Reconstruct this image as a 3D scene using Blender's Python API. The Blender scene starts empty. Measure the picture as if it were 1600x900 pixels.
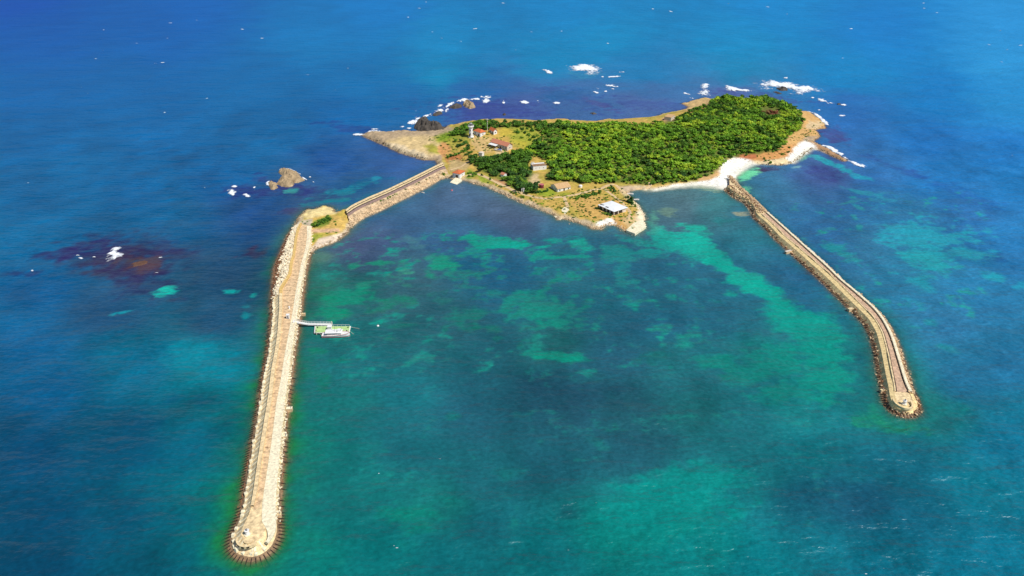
import bpy, bmesh, math, random
import numpy as np
from mathutils import Vector

random.seed(7)
RNG = np.random.default_rng(11)
scene = bpy.context.scene
COL = scene.collection

# ------------------------------------------------------------------ survey of the place (pinhole camera of the photograph)
F, PITCH, CAMH = 1142.0, math.radians(28.0), 160.0
SP, CP = math.sin(PITCH), math.cos(PITCH)


def gp(px, py, z=0.0):
    """point of the level plane z seen at a pixel of the photograph"""
    u = (np.asarray(px, float) - 800) / F
    v = (np.asarray(py, float) - 450) / F
    t = (CAMH - z) / (SP + v * CP)
    return u * t, t * (CP - v * SP)


def to_px(x, y, z):
    d = y * CP + (CAMH - z) * SP
    return 800 + F * x / d, 450 + F * ((CAMH - z) * CP - y * SP) / d


def gpoly(pts, z=0.0):
    a = np.array(pts, float)
    x, y = gp(a[:, 0], a[:, 1], z)
    return np.stack([x, y], 1)


# ------------------------------------------------------------------ numeric helpers
_T = np.random.default_rng(5).random((256, 256))


def vnoise(x, y, seed=0):
    x = np.asarray(x, float) + seed * 17.31
    y = np.asarray(y, float) + seed * 9.77
    xi, yi = np.floor(x).astype(int), np.floor(y).astype(int)
    fx, fy = x - xi, y - yi
    fx, fy = fx * fx * (3 - 2 * fx), fy * fy * (3 - 2 * fy)
    a = _T[xi & 255, yi & 255]; b = _T[(xi + 1) & 255, yi & 255]
    c = _T[xi & 255, (yi + 1) & 255]; d = _T[(xi + 1) & 255, (yi + 1) & 255]
    return (a * (1 - fx) + b * fx) * (1 - fy) + (c * (1 - fx) + d * fx) * fy


def fbm(x, y, seed=0, octaves=4):
    s, amp, tot = 0.0, 1.0, 0.0
    for k in range(octaves):
        s = s + amp * vnoise(x * 2 ** k, y * 2 ** k, seed + k * 3)
        tot += amp
        amp *= 0.5
    return s / tot


def sstep(a, b, x):
    t = np.clip((x - a) / (b - a), 0, 1)
    return t * t * (3 - 2 * t)


def inside(poly, x, y):
    r = np.zeros(x.shape, bool)
    n = len(poly)
    for i in range(n):
        x1, y1 = poly[i]; x2, y2 = poly[(i + 1) % n]
        if y1 == y2:
            continue
        c = ((y1 > y) != (y2 > y)) & (x < (x2 - x1) * (y - y1) / (y2 - y1) + x1)
        r ^= c
    return r


def dist_poly(poly, x, y, closed=True):
    d = np.full(x.shape, 1e18)
    n = len(poly)
    for i in range(n if closed else n - 1):
        x1, y1 = poly[i]; x2, y2 = poly[(i + 1) % n]
        dx, dy = x2 - x1, y2 - y1
        L = dx * dx + dy * dy + 1e-12
        t = np.clip(((x - x1) * dx + (y - y1) * dy) / L, 0, 1)
        d = np.minimum(d, (x - x1 - t * dx) ** 2 + (y - y1 - t * dy) ** 2)
    return np.sqrt(d)


def sdist(poly, x, y):
    d = dist_poly(poly, x, y)
    return np.where(inside(poly, x, y), d, -d)


def sdist_far(poly, x, y, reach=60):
    """signed distance, exact near the shape and a floor of -reach away from it"""
    out = np.full(x.shape, -float(reach))
    m = ((x > poly[:, 0].min() - reach) & (x < poly[:, 0].max() + reach) & (y > poly[:, 1].min() - reach) & (y < poly[:, 1].max() + reach))
    out[m] = sdist(poly, x[m], y[m])
    return out


def lin(c):
    c = np.asarray(c, float) / 255.0
    return np.where(c <= 0.04045, c / 12.92, ((c + 0.055) / 1.055) ** 2.4)


def resample(p, step, closed=False):
    p = np.asarray(p, float)
    if closed:
        p = np.vstack([p, p[:1]])
    seg = np.linalg.norm(np.diff(p, axis=0), axis=1)
    s = np.concatenate([[0], np.cumsum(seg)])
    n = max(2, int(round(s[-1] / step)) + 1)
    t = np.linspace(0, s[-1], n)
    q = np.stack([np.interp(t, s, p[:, k]) for k in range(p.shape[1])], 1)
    return q[:-1] if closed else q


def smooth(p, it=2):
    p = p.copy()
    for _ in range(it):
        p[1:-1] = 0.25 * p[:-2] + 0.5 * p[1:-1] + 0.25 * p[2:]
    return p


# ------------------------------------------------------------------ mesh + object helpers
class MB:
    def __init__(self):
        self.v, self.f = [], []

    def add(self, vs, fs):
        o = len(self.v)
        self.v.extend([tuple(map(float, p)) for p in vs])
        self.f.extend([tuple(o + i for i in f) for f in fs])
        return self

    def box(self, c, s, rz=0.0, tilt=None):
        hx, hy, hz = s[0] / 2, s[1] / 2, s[2] / 2
        ca, sa = math.cos(rz), math.sin(rz)
        P = []
        for x, y, z in ((-hx, -hy, -hz), (hx, -hy, -hz), (hx, hy, -hz), (-hx, hy, -hz), (-hx, -hy, hz), (hx, -hy, hz), (hx, hy, hz), (-hx, hy, hz)):
            P.append((c[0] + x * ca - y * sa, c[1] + x * sa + y * ca, c[2] + z))
        return self.add(P, [(3, 2, 1, 0), (4, 5, 6, 7), (0, 1, 5, 4), (1, 2, 6, 5), (2, 3, 7, 6), (3, 0, 4, 7)])

    def prism(self, poly, z0, z1, top=None):
        n = len(poly)
        top = top or poly
        self.add([(x, y, z0) for x, y in poly] + [(x, y, z1) for x, y in top],
                 [tuple(reversed(range(n))), tuple(range(n, 2 * n))] + [(i, (i + 1) % n, n + (i + 1) % n, n + i) for i in range(n)])
        return self

    def lathe(self, prof, n=12, c=(0, 0, 0)):
        vs, fs = [], []
        for r, z in prof:
            for k in range(n):
                a = 2 * math.pi * k / n
                vs.append((c[0] + r * math.cos(a), c[1] + r * math.sin(a), c[2] + z))
        for j in range(len(prof) - 1):
            for k in range(n):
                fs.append((j * n + k, j * n + (k + 1) % n, (j + 1) * n + (k + 1) % n, (j + 1) * n + k))
        fs.append(tuple(reversed(range(n))))
        fs.append(tuple(range((len(prof) - 1) * n, len(prof) * n)))
        return self.add(vs, fs)

    def bar(self, a, b, r=0.05, n=6):
        a, b = Vector(a), Vector(b)
        d = (b - a).normalized()
        u = d.orthogonal().normalized(); w = d.cross(u)
        vs = []
        for p in (a, b):
            for k in range(n):
                q = p + (u * math.cos(2 * math.pi * k / n) + w * math.sin(2 * math.pi * k / n)) * r
                vs.append(q)
        return self.add(vs, [tuple(reversed(range(n))), tuple(range(n, 2 * n))] + [(k, (k + 1) % n, n + (k + 1) % n, n + k) for k in range(n)])

    def build(self, name, mat, parent=None, smooth=False):
        me = bpy.data.meshes.new(name)
        me.from_pydata(self.v, [], self.f)
        me.update()
        me.materials.append(mat)
        if smooth:
            me.polygons.foreach_set('use_smooth', [True] * len(me.polygons))
        return link(name, me, parent)


def link(name, me, parent=None):
    o = bpy.data.objects.new(name, me)
    COL.objects.link(o)
    if parent is not None:
        o.parent = parent
    return o


def np_mesh(name, v, f, mat, cols=None, attrs=None, smooth=False):
    """mesh from numpy arrays; f is (n,k)"""
    v = np.asarray(v, np.float32); f = np.asarray(f, np.int32)
    me = bpy.data.meshes.new(name)
    k = f.shape[1]
    me.vertices.add(len(v)); me.vertices.foreach_set('co', v.ravel())
    me.loops.add(f.size); me.loops.foreach_set('vertex_index', f.ravel())
    me.polygons.add(len(f))
    me.polygons.foreach_set('loop_start', np.arange(0, f.size, k, dtype=np.int32))
    me.polygons.foreach_set('loop_total', np.full(len(f), k, np.int32))
    me.update(calc_edges=True)
    if cols is not None:
        a = me.attributes.new('Col', 'FLOAT_COLOR', 'POINT')
        c = np.ones((len(v), 4), np.float32); c[:, :3] = cols
        a.data.foreach_set('color', c.ravel())
    for nm, arr in (attrs or {}).items():
        a = me.attributes.new(nm, 'FLOAT', 'POINT')
        a.data.foreach_set('value', np.asarray(arr, np.float32))
    me.polygons.foreach_set('use_smooth', np.full(len(f), bool(smooth)))
    me.materials.append(mat)
    return me


def tag(o, label=None, cat=None, group=None, kind=None):
    if label: o['label'] = label
    if cat: o['category'] = cat
    if group: o['group'] = group
    if kind: o['kind'] = kind
    return o


def empty(name, loc, rz=0.0):
    o = bpy.data.objects.new(name, None)
    o.empty_display_size = 0.5
    COL.objects.link(o)
    o.location = loc
    o.rotation_euler = (0, 0, rz)
    return o


def copy_tree(o, parent=None, kids=None):
    c = o.copy(); COL.objects.link(c)
    c.parent = parent
    for ch in (KIDS.get(o.name, []) if kids is None else kids):
        copy_tree(ch, c)
    return c


KIDS = {}

# ------------------------------------------------------------------ materials
def new_mat(name):
    m = bpy.data.materials.new(name)
    m.use_nodes = True
    nt = m.node_tree
    return m, nt, nt.nodes['Principled BSDF']


def N(nt, typ, **kw):
    n = nt.nodes.new(typ)
    for k, v in kw.items():
        if k in n.inputs.keys():
            n.inputs[k].default_value = v
        else:
            setattr(n, k, v)
    return n


def plain(name, col, rough=0.8, var=0.25, scale=1.2, bump=0.25, metallic=0.0, dark=None):
    """a weathered surface: base colour broken by two sizes of noise and a bump"""
    m, nt, b = new_mat(name)
    tc = N(nt, 'ShaderNodeNewGeometry')
    n1 = N(nt, 'ShaderNodeTexNoise', Scale=scale, Detail=6.0, Roughness=0.65)
    nt.links.new(tc.outputs['Position'], n1.inputs['Vector'])
    r = N(nt, 'ShaderNodeValToRGB')
    c = np.array(col, float)
    d = c * (1 - 1.6 * var) if dark is None else np.array(dark, float)
    r.color_ramp.elements[0].position = 0.32; r.color_ramp.elements[0].color = (*np.clip(d, 0, 1), 1)
    r.color_ramp.elements[1].position = 0.68; r.color_ramp.elements[1].color = (*np.clip(c * (1 + 0.5 * var), 0, 1), 1)
    nt.links.new(n1.outputs['Fac'], r.inputs['Fac'])
    nt.links.new(r.outputs['Color'], b.inputs['Base Color'])
    b.inputs['Roughness'].default_value = rough
    b.inputs['Metallic'].default_value = metallic
    if bump:
        bp = N(nt, 'ShaderNodeBump', Strength=bump, Distance=0.15)
        n2 = N(nt, 'ShaderNodeTexNoise', Scale=scale * 3, Detail=5.0)
        nt.links.new(tc.outputs['Position'], n2.inputs['Vector'])
        nt.links.new(n2.outputs['Fac'], bp.inputs['Height'])
        nt.links.new(bp.outputs['Normal'], b.inputs['Normal'])
    return m


def attr_mat(name, var=0.35, scale=0.9, rough=0.95, bump=0.5, fine=5.0):
    """surface colour from the survey attribute, broken up by noise"""
    m, nt, b = new_mat(name)
    at = N(nt, 'ShaderNodeAttribute', attribute_name='Col')
    g = N(nt, 'ShaderNodeNewGeometry')
    n1 = N(nt, 'ShaderNodeTexNoise', Scale=scale, Detail=8.0, Roughness=0.7)
    nt.links.new(g.outputs['Position'], n1.inputs['Vector'])
    mr = N(nt, 'ShaderNodeMapRange')
    mr.inputs['From Min'].default_value = 0.3; mr.inputs['From Max'].default_value = 0.7
    mr.inputs['To Min'].default_value = 1 - var; mr.inputs['To Max'].default_value = 1 + var
    nt.links.new(n1.outputs['Fac'], mr.inputs['Value'])
    mx = N(nt, 'ShaderNodeVectorMath', operation='MULTIPLY')
    nt.links.new(at.outputs['Color'], mx.inputs[0]); nt.links.new(mr.outputs['Result'], mx.inputs[1])
    nt.links.new(mx.outputs['Vector'], b.inputs['Base Color'])
    b.inputs['Roughness'].default_value = rough
    b.inputs['Specular IOR Level'].default_value = 0.2
    bp = N(nt, 'ShaderNodeBump', Strength=bump, Distance=0.3)
    n2 = N(nt, 'ShaderNodeTexNoise', Scale=fine * 0.4, Detail=6.0)
    nt.links.new(g.outputs['Position'], n2.inputs['Vector'])
    nt.links.new(n2.outputs['Fac'], bp.inputs['Height'])
    nt.links.new(bp.outputs['Normal'], b.inputs['Normal'])
    return m


def leaf_mat(name, c0, c1, c2, use_attr=False):
    m, nt, b = new_mat(name)
    if use_attr:
        src = N(nt, 'ShaderNodeAttribute', attribute_name='tint').outputs['Fac']
    else:
        src = N(nt, 'ShaderNodeObjectInfo').outputs['Random']
    r = N(nt, 'ShaderNodeValToRGB')
    e = r.color_ramp.elements
    e[0].position = 0.0; e[0].color = (*c0, 1)
    e[1].position = 1.0; e[1].color = (*c2, 1)
    mid = r.color_ramp.elements.new(0.55); mid.color = (*c1, 1)
    g = N(nt, 'ShaderNodeNewGeometry')
    n1 = N(nt, 'ShaderNodeTexNoise', Scale=0.9, Detail=4.0)
    nt.links.new(g.outputs['Position'], n1.inputs['Vector'])
    ad = N(nt, 'ShaderNodeMath', operation='MULTIPLY_ADD')
    ad.inputs[1].default_value = 0.55; ad.inputs[2].default_value = -0.27
    nt.links.new(n1.outputs['Fac'], ad.inputs[0])
    a2 = N(nt, 'ShaderNodeMath', operation='ADD')
    nt.links.new(src, a2.inputs[0]); nt.links.new(ad.outputs[0], a2.inputs[1])
    nt.links.new(a2.outputs[0], r.inputs['Fac'])
    nt.links.new(r.outputs['Color'], b.inputs['Base Color'])
    b.inputs['Roughness'].default_value = 0.65
    b.inputs['Specular IOR Level'].default_value = 0.25
    return m


M = {}
M['concrete'] = plain('pale_concrete', (0.90, 0.66, 0.36), 0.9, 0.32, 0.8, 0.4)
M['white_concrete'] = plain('bleached_concrete', (0.92, 0.80, 0.55), 0.9, 0.24, 1.1, 0.4)
M['golden'] = plain('golden_stone_slope', (0.95, 0.66, 0.31), 0.9, 0.34, 0.9, 0.4)
M['track'] = plain('old_track_bed', (0.36, 0.235, 0.19), 0.92, 0.3, 0.8, 0.3)
M['lichen_concrete'] = plain('lichen_yellow_concrete', (0.74, 0.49, 0.16), 0.9, 0.2, 0.9, 0.3)
M['apron'] = plain('wet_tan_apron', (0.30, 0.185, 0.095), 0.7, 0.4, 0.9, 0.4)
M['road'] = plain('worn_roadway', (0.78, 0.54, 0.30), 0.92, 0.34, 0.8, 0.3)
M['pink_road'] = plain('pinkish_roadway', (0.64, 0.42, 0.27), 0.92, 0.32, 0.8, 0.3)
M['wet_stone'] = plain('wet_weedy_stone', (0.15, 0.068, 0.034), 0.6, 0.35, 0.9, 0.5)
M['armour'] = plain('tan_armour_stone', (0.70, 0.50, 0.29), 0.9, 0.35, 0.35, 0.5)
M['white_armour'] = plain('bleached_armour_stone', (0.88, 0.75, 0.52), 0.9, 0.22, 0.4, 0.5)
M['brown_armour'] = plain('brown_armour_stone', (0.26, 0.115, 0.05), 0.8, 0.4, 0.5, 0.5)
M['rock'] = plain('sea_rock', (0.42, 0.30, 0.165), 0.9, 0.4, 0.35, 0.8)
M['dark_rock'] = plain('dark_sea_rock', (0.085, 0.07, 0.055), 0.9, 0.35, 0.4, 0.9)
M['dark_band'] = plain('dark_brown', (0.035, 0.02, 0.014), 0.8, 0.3, 1.0, 0.0)
M['white'] = plain('white_paint', (0.80, 0.78, 0.74), 0.6, 0.06, 0.8, 0.05)
M['cream'] = plain('cream_render', (0.68, 0.58, 0.46), 0.8, 0.12, 0.8, 0.1)
M['tile'] = plain('orange_roof_tile', (0.62, 0.155, 0.045), 0.8, 0.2, 1.4, 0.3)
M['pink_tile'] = plain('pinkish_roof_tile', (0.60, 0.22, 0.12), 0.8, 0.16, 1.2, 0.3)
M['tan_tile'] = plain('tan_roof_tile', (0.60, 0.37, 0.17), 0.8, 0.16, 1.2, 0.3)
M['white_roof'] = plain('white_sheet_roof', (0.80, 0.80, 0.80), 0.6, 0.06, 0.8, 0.05)
M['brown_roof'] = plain('weathered_brown_roof', (0.33, 0.19, 0.10), 0.9, 0.3, 0.9, 0.3)
M['glass'] = plain('dark_window_glass', (0.03, 0.035, 0.045), 0.15, 0.2, 1.0, 0.0)
M['wood'] = plain('dark_timber', (0.10, 0.06, 0.035), 0.8, 0.3, 2.0, 0.3)
M['blue'] = plain('blue_paint', (0.03, 0.12, 0.42), 0.5, 0.1, 1.0, 0.05)
M['red'] = plain('red_paint', (0.36, 0.03, 0.03), 0.5, 0.2, 1.0, 0.05)
M['dark_red'] = plain('dark_red_paint', (0.16, 0.015, 0.03), 0.5, 0.2, 1.0, 0.05)
M['pale_red'] = plain('faded_red_paint', (0.50, 0.13, 0.14), 0.6, 0.15, 1.0, 0.05)
M['green_deck'] = plain('green_deck_paint', (0.46, 0.66, 0.24), 0.7, 0.18, 0.7, 0.1)
M['grey'] = plain('grey_steel', (0.25, 0.25, 0.25), 0.6, 0.2, 1.0, 0.1)
M['black'] = plain('black_hull', (0.012, 0.012, 0.014), 0.5, 0.2, 1.0, 0.05)
M['path'] = plain('trodden_path', (0.66, 0.46, 0.24), 0.95, 0.15, 0.5, 0.2)
def lace(name, dens):
    m, nt, b = new_mat(name)
    at = N(nt, 'ShaderNodeAttribute', attribute_name='cover'); g = N(nt, 'ShaderNodeNewGeometry')
    n1 = N(nt, 'ShaderNodeTexNoise', Scale=0.55, Detail=8.0, Roughness=0.75)
    mp = N(nt, 'ShaderNodeMapping'); mp.inputs['Scale'].default_value = (1, .55, 1)
    nt.links.new(g.outputs['Position'], mp.inputs['Vector']); nt.links.new(mp.outputs['Vector'], n1.inputs['Vector'])
    ad = N(nt, 'ShaderNodeMath', operation='MULTIPLY_ADD'); ad.inputs[1].default_value = 3.2; ad.inputs[2].default_value = -1.95 + dens
    nt.links.new(n1.outputs['Fac'], ad.inputs[0])
    a2 = N(nt, 'ShaderNodeMath', operation='MULTIPLY_ADD', use_clamp=True); a2.inputs[1].default_value = 1.5
    nt.links.new(at.outputs['Fac'], a2.inputs[0]); nt.links.new(ad.outputs[0], a2.inputs[2])
    nt.links.new(a2.outputs[0], b.inputs['Alpha'])
    b.inputs['Base Color'].default_value = (0.80, 0.83, 0.85, 1); b.inputs['Roughness'].default_value = 0.9
    return m


M['foam'] = lace('white_foam', 0.05)
M['foam_glint'] = lace('thin_foam_and_glint', -0.05)
M['trunk'] = plain('bark', (0.12, 0.08, 0.05), 0.9, 0.2, 2.0, 0.3)
M['land'] = attr_mat('island_soil', 0.30, 0.45, 0.95, 0.6)
G_DK, G_MD, G_LT = (0.040, 0.100, 0.012), (0.165, 0.345, 0.018), (0.380, 0.490, 0.028)
M['leaf'] = leaf_mat('broadleaf_foliage', G_DK, G_MD, G_LT)
M['leaf_wood'] = leaf_mat('wood_foliage', G_DK, G_MD, G_LT, True)
M['leaf_dark'] = leaf_mat('dark_foliage', (0.028, 0.080, 0.014), (0.075, 0.180, 0.018), (0.160, 0.280, 0.022))
M['leaf_bush'] = leaf_mat('bush_foliage', (0.024, 0.075, 0.010), (0.065, 0.165, 0.014), (0.140, 0.250, 0.020))
M['leaf_rust'] = leaf_mat('rust_foliage', (0.16, 0.05, 0.02), (0.24, 0.09, 0.04), (0.28, 0.15, 0.06))

# ------------------------------------------------------------------ survey outlines (waterline)
COAST = gpoly([(564, 211), (585, 206), (606, 208), (618, 205), (634, 205), (648, 206), (668, 206), (690, 204), (698, 197), (714, 194), (725, 191), (745, 189),
               (790, 189), (840, 189), (862, 187), (880, 186), (900, 189), (930, 190), (946, 187), (975, 187), (1000, 186), (1012, 184), (1028, 182),
               (1036, 178), (1046, 176), (1058, 174), (1072, 171), (1076, 167), (1066, 162), (1082, 158), (1098, 153), (1110, 155), (1120, 158), (1150, 163), (1178, 160),
               (1196, 158), (1215, 163), (1240, 170), (1252, 174), (1266, 176), (1279, 186), (1289, 194), (1287, 200), (1274, 203), (1280, 211), (1278, 216),
               (1268, 221), (1276, 224), (1292, 232), (1310, 243), (1322, 250), (1318, 252), (1300, 244), (1280, 234), (1268, 232), (1262, 236), (1249, 246),
               (1238, 254), (1220, 258), (1202, 257), (1184, 256), (1174, 256), (1166, 261), (1153, 271), (1146, 280), (1149, 290), (1142, 299), (1134, 296),
               (1113, 291), (1095, 289), (1076, 289), (1060, 291), (1041, 294), (1022, 297), (1002, 296), (986, 297), (979, 302), (989, 313), (995, 319),
               (1003, 330), (1006, 339), (1005, 349), (1008, 356), (991, 367), (978, 362), (966, 354), (960, 351), (944, 352), (940, 358), (927, 357),
               (912, 350), (898, 347), (880, 341), (874, 343), (866, 337), (851, 330), (835, 324), (820, 318), (800, 310), (780, 301), (762, 292), (743, 287),
               (730, 283), (722, 281), (716, 285), (709, 281), (700, 277), (692, 279), (684, 281), (680, 270), (686, 259), (684, 254), (681, 250), (662, 250), (645, 245), (626, 239), (607, 230), (592, 223), (579, 218)])
HEAD = gpoly([(469, 336), (476, 331), (481, 327), (490, 328), (499, 325), (507, 322), (517, 324), (525, 332), (534, 330), (546, 326), (556, 345), (546, 358),
              (541, 366), (532, 372), (520, 380), (507, 384), (495, 388), (488, 393), (487, 397), (480, 402), (466, 398), (452, 384), (450, 368), (458, 356), (464, 348)])
REEFBANK = gpoly([(481, 400), (500, 398), (510, 401), (505, 405), (485, 406)])
CAUSE_N = [(540, 332), (549, 325), (578, 311), (607, 299), (636, 285), (664, 271), (690, 258)]
CAUSE_S = [(548, 354), (568, 340), (592, 330), (610, 321), (636, 308), (664, 294), (690, 279), (702, 276)]

SAND = [gpoly([(1010, 300), (1022, 296), (1041, 292.5), (1060, 288), (1080, 286), (1106, 284.5), (1122, 280), (1124, 268), (1128, 256), (1145, 251), (1160, 250), (1176, 253), (1185, 258), (1150, 275), (1150, 300), (1110, 296), (1060, 296)]),
        gpoly([(1228, 250), (1234, 243), (1240, 235), (1249, 225), (1258, 221.5), (1272, 226), (1276, 234), (1262, 240), (1242, 256)])]

# hills of the island: (pixel of the ground at the foot level, height, radius)
HILLS = [((1165, 176), 8.5, 62), ((1000, 225), 5.0, 75), ((1090, 215), 5.0, 60), ((762, 218), 8.5, 42), ((860, 225), 3.5, 45)]
HC = [(np.array([*gp(p[0], p[1])]), a, r) for p, a, r in HILLS]


def ground_z(x, y, d=None):
    """height of the island and the head land; d = signed distance to the shore (positive on land)"""
    x = np.asarray(x, float); y = np.asarray(y, float)
    if d is None:
        d = np.maximum(sdist_far(COAST, x, y, 40), sdist_far(HEAD, x, y, 40))
    sand = np.zeros(x.shape)
    for s in SAND:
        sand = np.maximum(sand, sstep(-6, 3, sdist_far(s, x, y, 30)))
    px, py = to_px(x, y, 0 * x)
    cliff = sstep(560, 600, px) * (1 - sstep(672, 700, px)) * sstep(206, 216, py)      # the rocky west point
    rise = np.where(d > 0, (1.5 + 1.4 * cliff) * (1 - np.exp(-np.maximum(d, 0) / (2.0 - 0.9 * cliff))) + 0.02 * np.clip(d, 0, 50), 0.42 * d)
    flat = np.where(d > 0, 0.10 * d, 0.085 * d)
    z = rise * (1 - sand) + np.clip(flat, -5, 1.4) * sand
    h = 0
    for c, a, r in HC:
        h = h + a * np.exp(-((x - c[0]) ** 2 + (y - c[1]) ** 2) / (r * r))
    z = z + h * sstep(2, 30, d) * (1 - sand * 0.85)
    z = z + (fbm(x / 6.0, y / 6.0, 3) - 0.5) * 1.1 * sstep(0, 4, d) * (1 - sand)
    z = z + (np.abs(fbm(x / 7.0, y / 3.0, 9) - 0.5) * 5.0 - .6) * sstep(720, 690, px) * sstep(0.5, 4, d)
    z = z + (fbm(x / 2.2, y / 2.2, 8) - 0.5) * 1.4 * sstep(-3, 0, d) * (1 - sstep(2, 7, d)) * (1 - sand)
    return z


def on_ground(px, py):
    """walk down the pixel's ray to the ground"""
    zs = np.linspace(24, 0, 97)
    x, y = gp(px, py, zs)
    h = np.maximum(ground_z(x, y), 0)
    k = np.argmax(h >= zs)
    if h[k] < zs[k]:
        k = len(zs) - 1
    return float(x[k]), float(y[k]), float(h[k])


# ------------------------------------------------------------------ moles: waterline outline, cross profile
def mole_outline(left, head, right, step):
    W = gpoly(left + head + right[::-1])
    return smooth(resample(W, step), 4)


LEFT_L = [(457, 357), (450, 367), (443, 382), (437, 397), (431, 410), (428, 419), (426, 440), (424, 460), (423, 494), (420, 529), (416, 556), (409, 590), (402, 640), (394, 684), (388, 716), (384, 740), (378, 778), (373, 806)]
LEFT_H = [(366, 822), (358, 838), (355, 851), (358, 863), (367, 872), (380, 877), (394, 878), (408, 875), (420, 868), (430, 858), (437, 845), (440, 833)]
LEFT_R = [(490, 360), (490, 374), (488, 388), (484, 404), (480, 420), (477, 440), (474, 460), (471, 487), (467, 515), (463, 542), (460, 563), (457, 590), (455, 606), (450, 640), (447, 680), (444, 716), (441, 750), (438, 789), (438, 815)]
RIGHT_L = [(1132, 296), (1145, 308), (1163, 317), (1173, 328), (1177, 340), (1195, 356), (1213, 376), (1226, 387), (1260, 418), (1280, 436), (1304, 460), (1324, 480), (1349, 505), (1360, 525), (1367, 553), (1373, 587), (1378, 611)]
RIGHT_H = [(1381, 628), (1386, 638), (1394, 645), (1407, 651), (1420, 653), (1431, 650), (1438, 643), (1438, 635)]
RIGHT_R = [(1147, 281), (1158, 295), (1171, 306), (1185, 319), (1203, 337), (1221, 353), (1241, 371), (1263, 391), (1281, 407), (1301, 425), (1321, 445), (1341, 461), (1357, 475), (1371, 487), (1381, 498), (1392, 514), (1403, 536), (1410, 558), (1419, 587), (1426, 610), (1433, 624)]
STEP = 1.25
WL = mole_outline(LEFT_L, LEFT_H, LEFT_R, STEP)
WR = mole_outline(RIGHT_L, RIGHT_H, RIGHT_R, STEP)
WC = np.vstack([gpoly(CAUSE_N), gpoly(CAUSE_S)[::-1]])

# ------------------------------------------------------------------ camera, light, sky
cam = bpy.data.cameras.new('camera'); cam_o = bpy.data.objects.new('camera', cam); COL.objects.link(cam_o)
cam.sensor_width = 36.0; cam.lens = 36.0 * F / 1600.0
cam.clip_start = 1.0; cam.clip_end = 30000.0
cam_o.location = (0, 0, CAMH); cam_o.rotation_euler = (math.radians(90) - PITCH, 0, 0)
scene.camera = cam_o

SUN_EL = math.radians(53.0)
sun_dir = Vector((0.80 * math.cos(SUN_EL), -0.60 * math.cos(SUN_EL), math.sin(SUN_EL))).normalized()
sl = bpy.data.lights.new('sun', 'SUN'); sl.energy = 4.6; sl.angle = math.radians(0.5); sl.color = (1.0, 0.965, 0.91)
so = bpy.data.objects.new('sun', sl); COL.objects.link(so)
so.rotation_euler = sun_dir.to_track_quat('Z', 'Y').to_euler()
w = bpy.data.worlds.new('World'); scene.world = w; w.use_nodes = True
nt = w.node_tree
sky = nt.nodes.new('ShaderNodeTexSky'); sky.sky_type = 'NISHITA'; sky.sun_disc = False
sky.sun_elevation = math.asin(sun_dir.z)
sky.sun_rotation = math.atan2(sun_dir.x, sun_dir.y)
sky.altitude = 100.0; sky.ozone_density = 3.0; sky.dust_density = 0.2
nt.links.new(sky.outputs['Color'], nt.nodes['Background'].inputs['Color'])
nt.nodes['Background'].inputs['Strength'].default_value = 0.09
vs = scene.view_settings
vs.view_transform = 'Standard'; vs.look = 'None'; vs.gamma = 1.0; vs.exposure = 0.0; vs.use_curve_mapping = False

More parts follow.
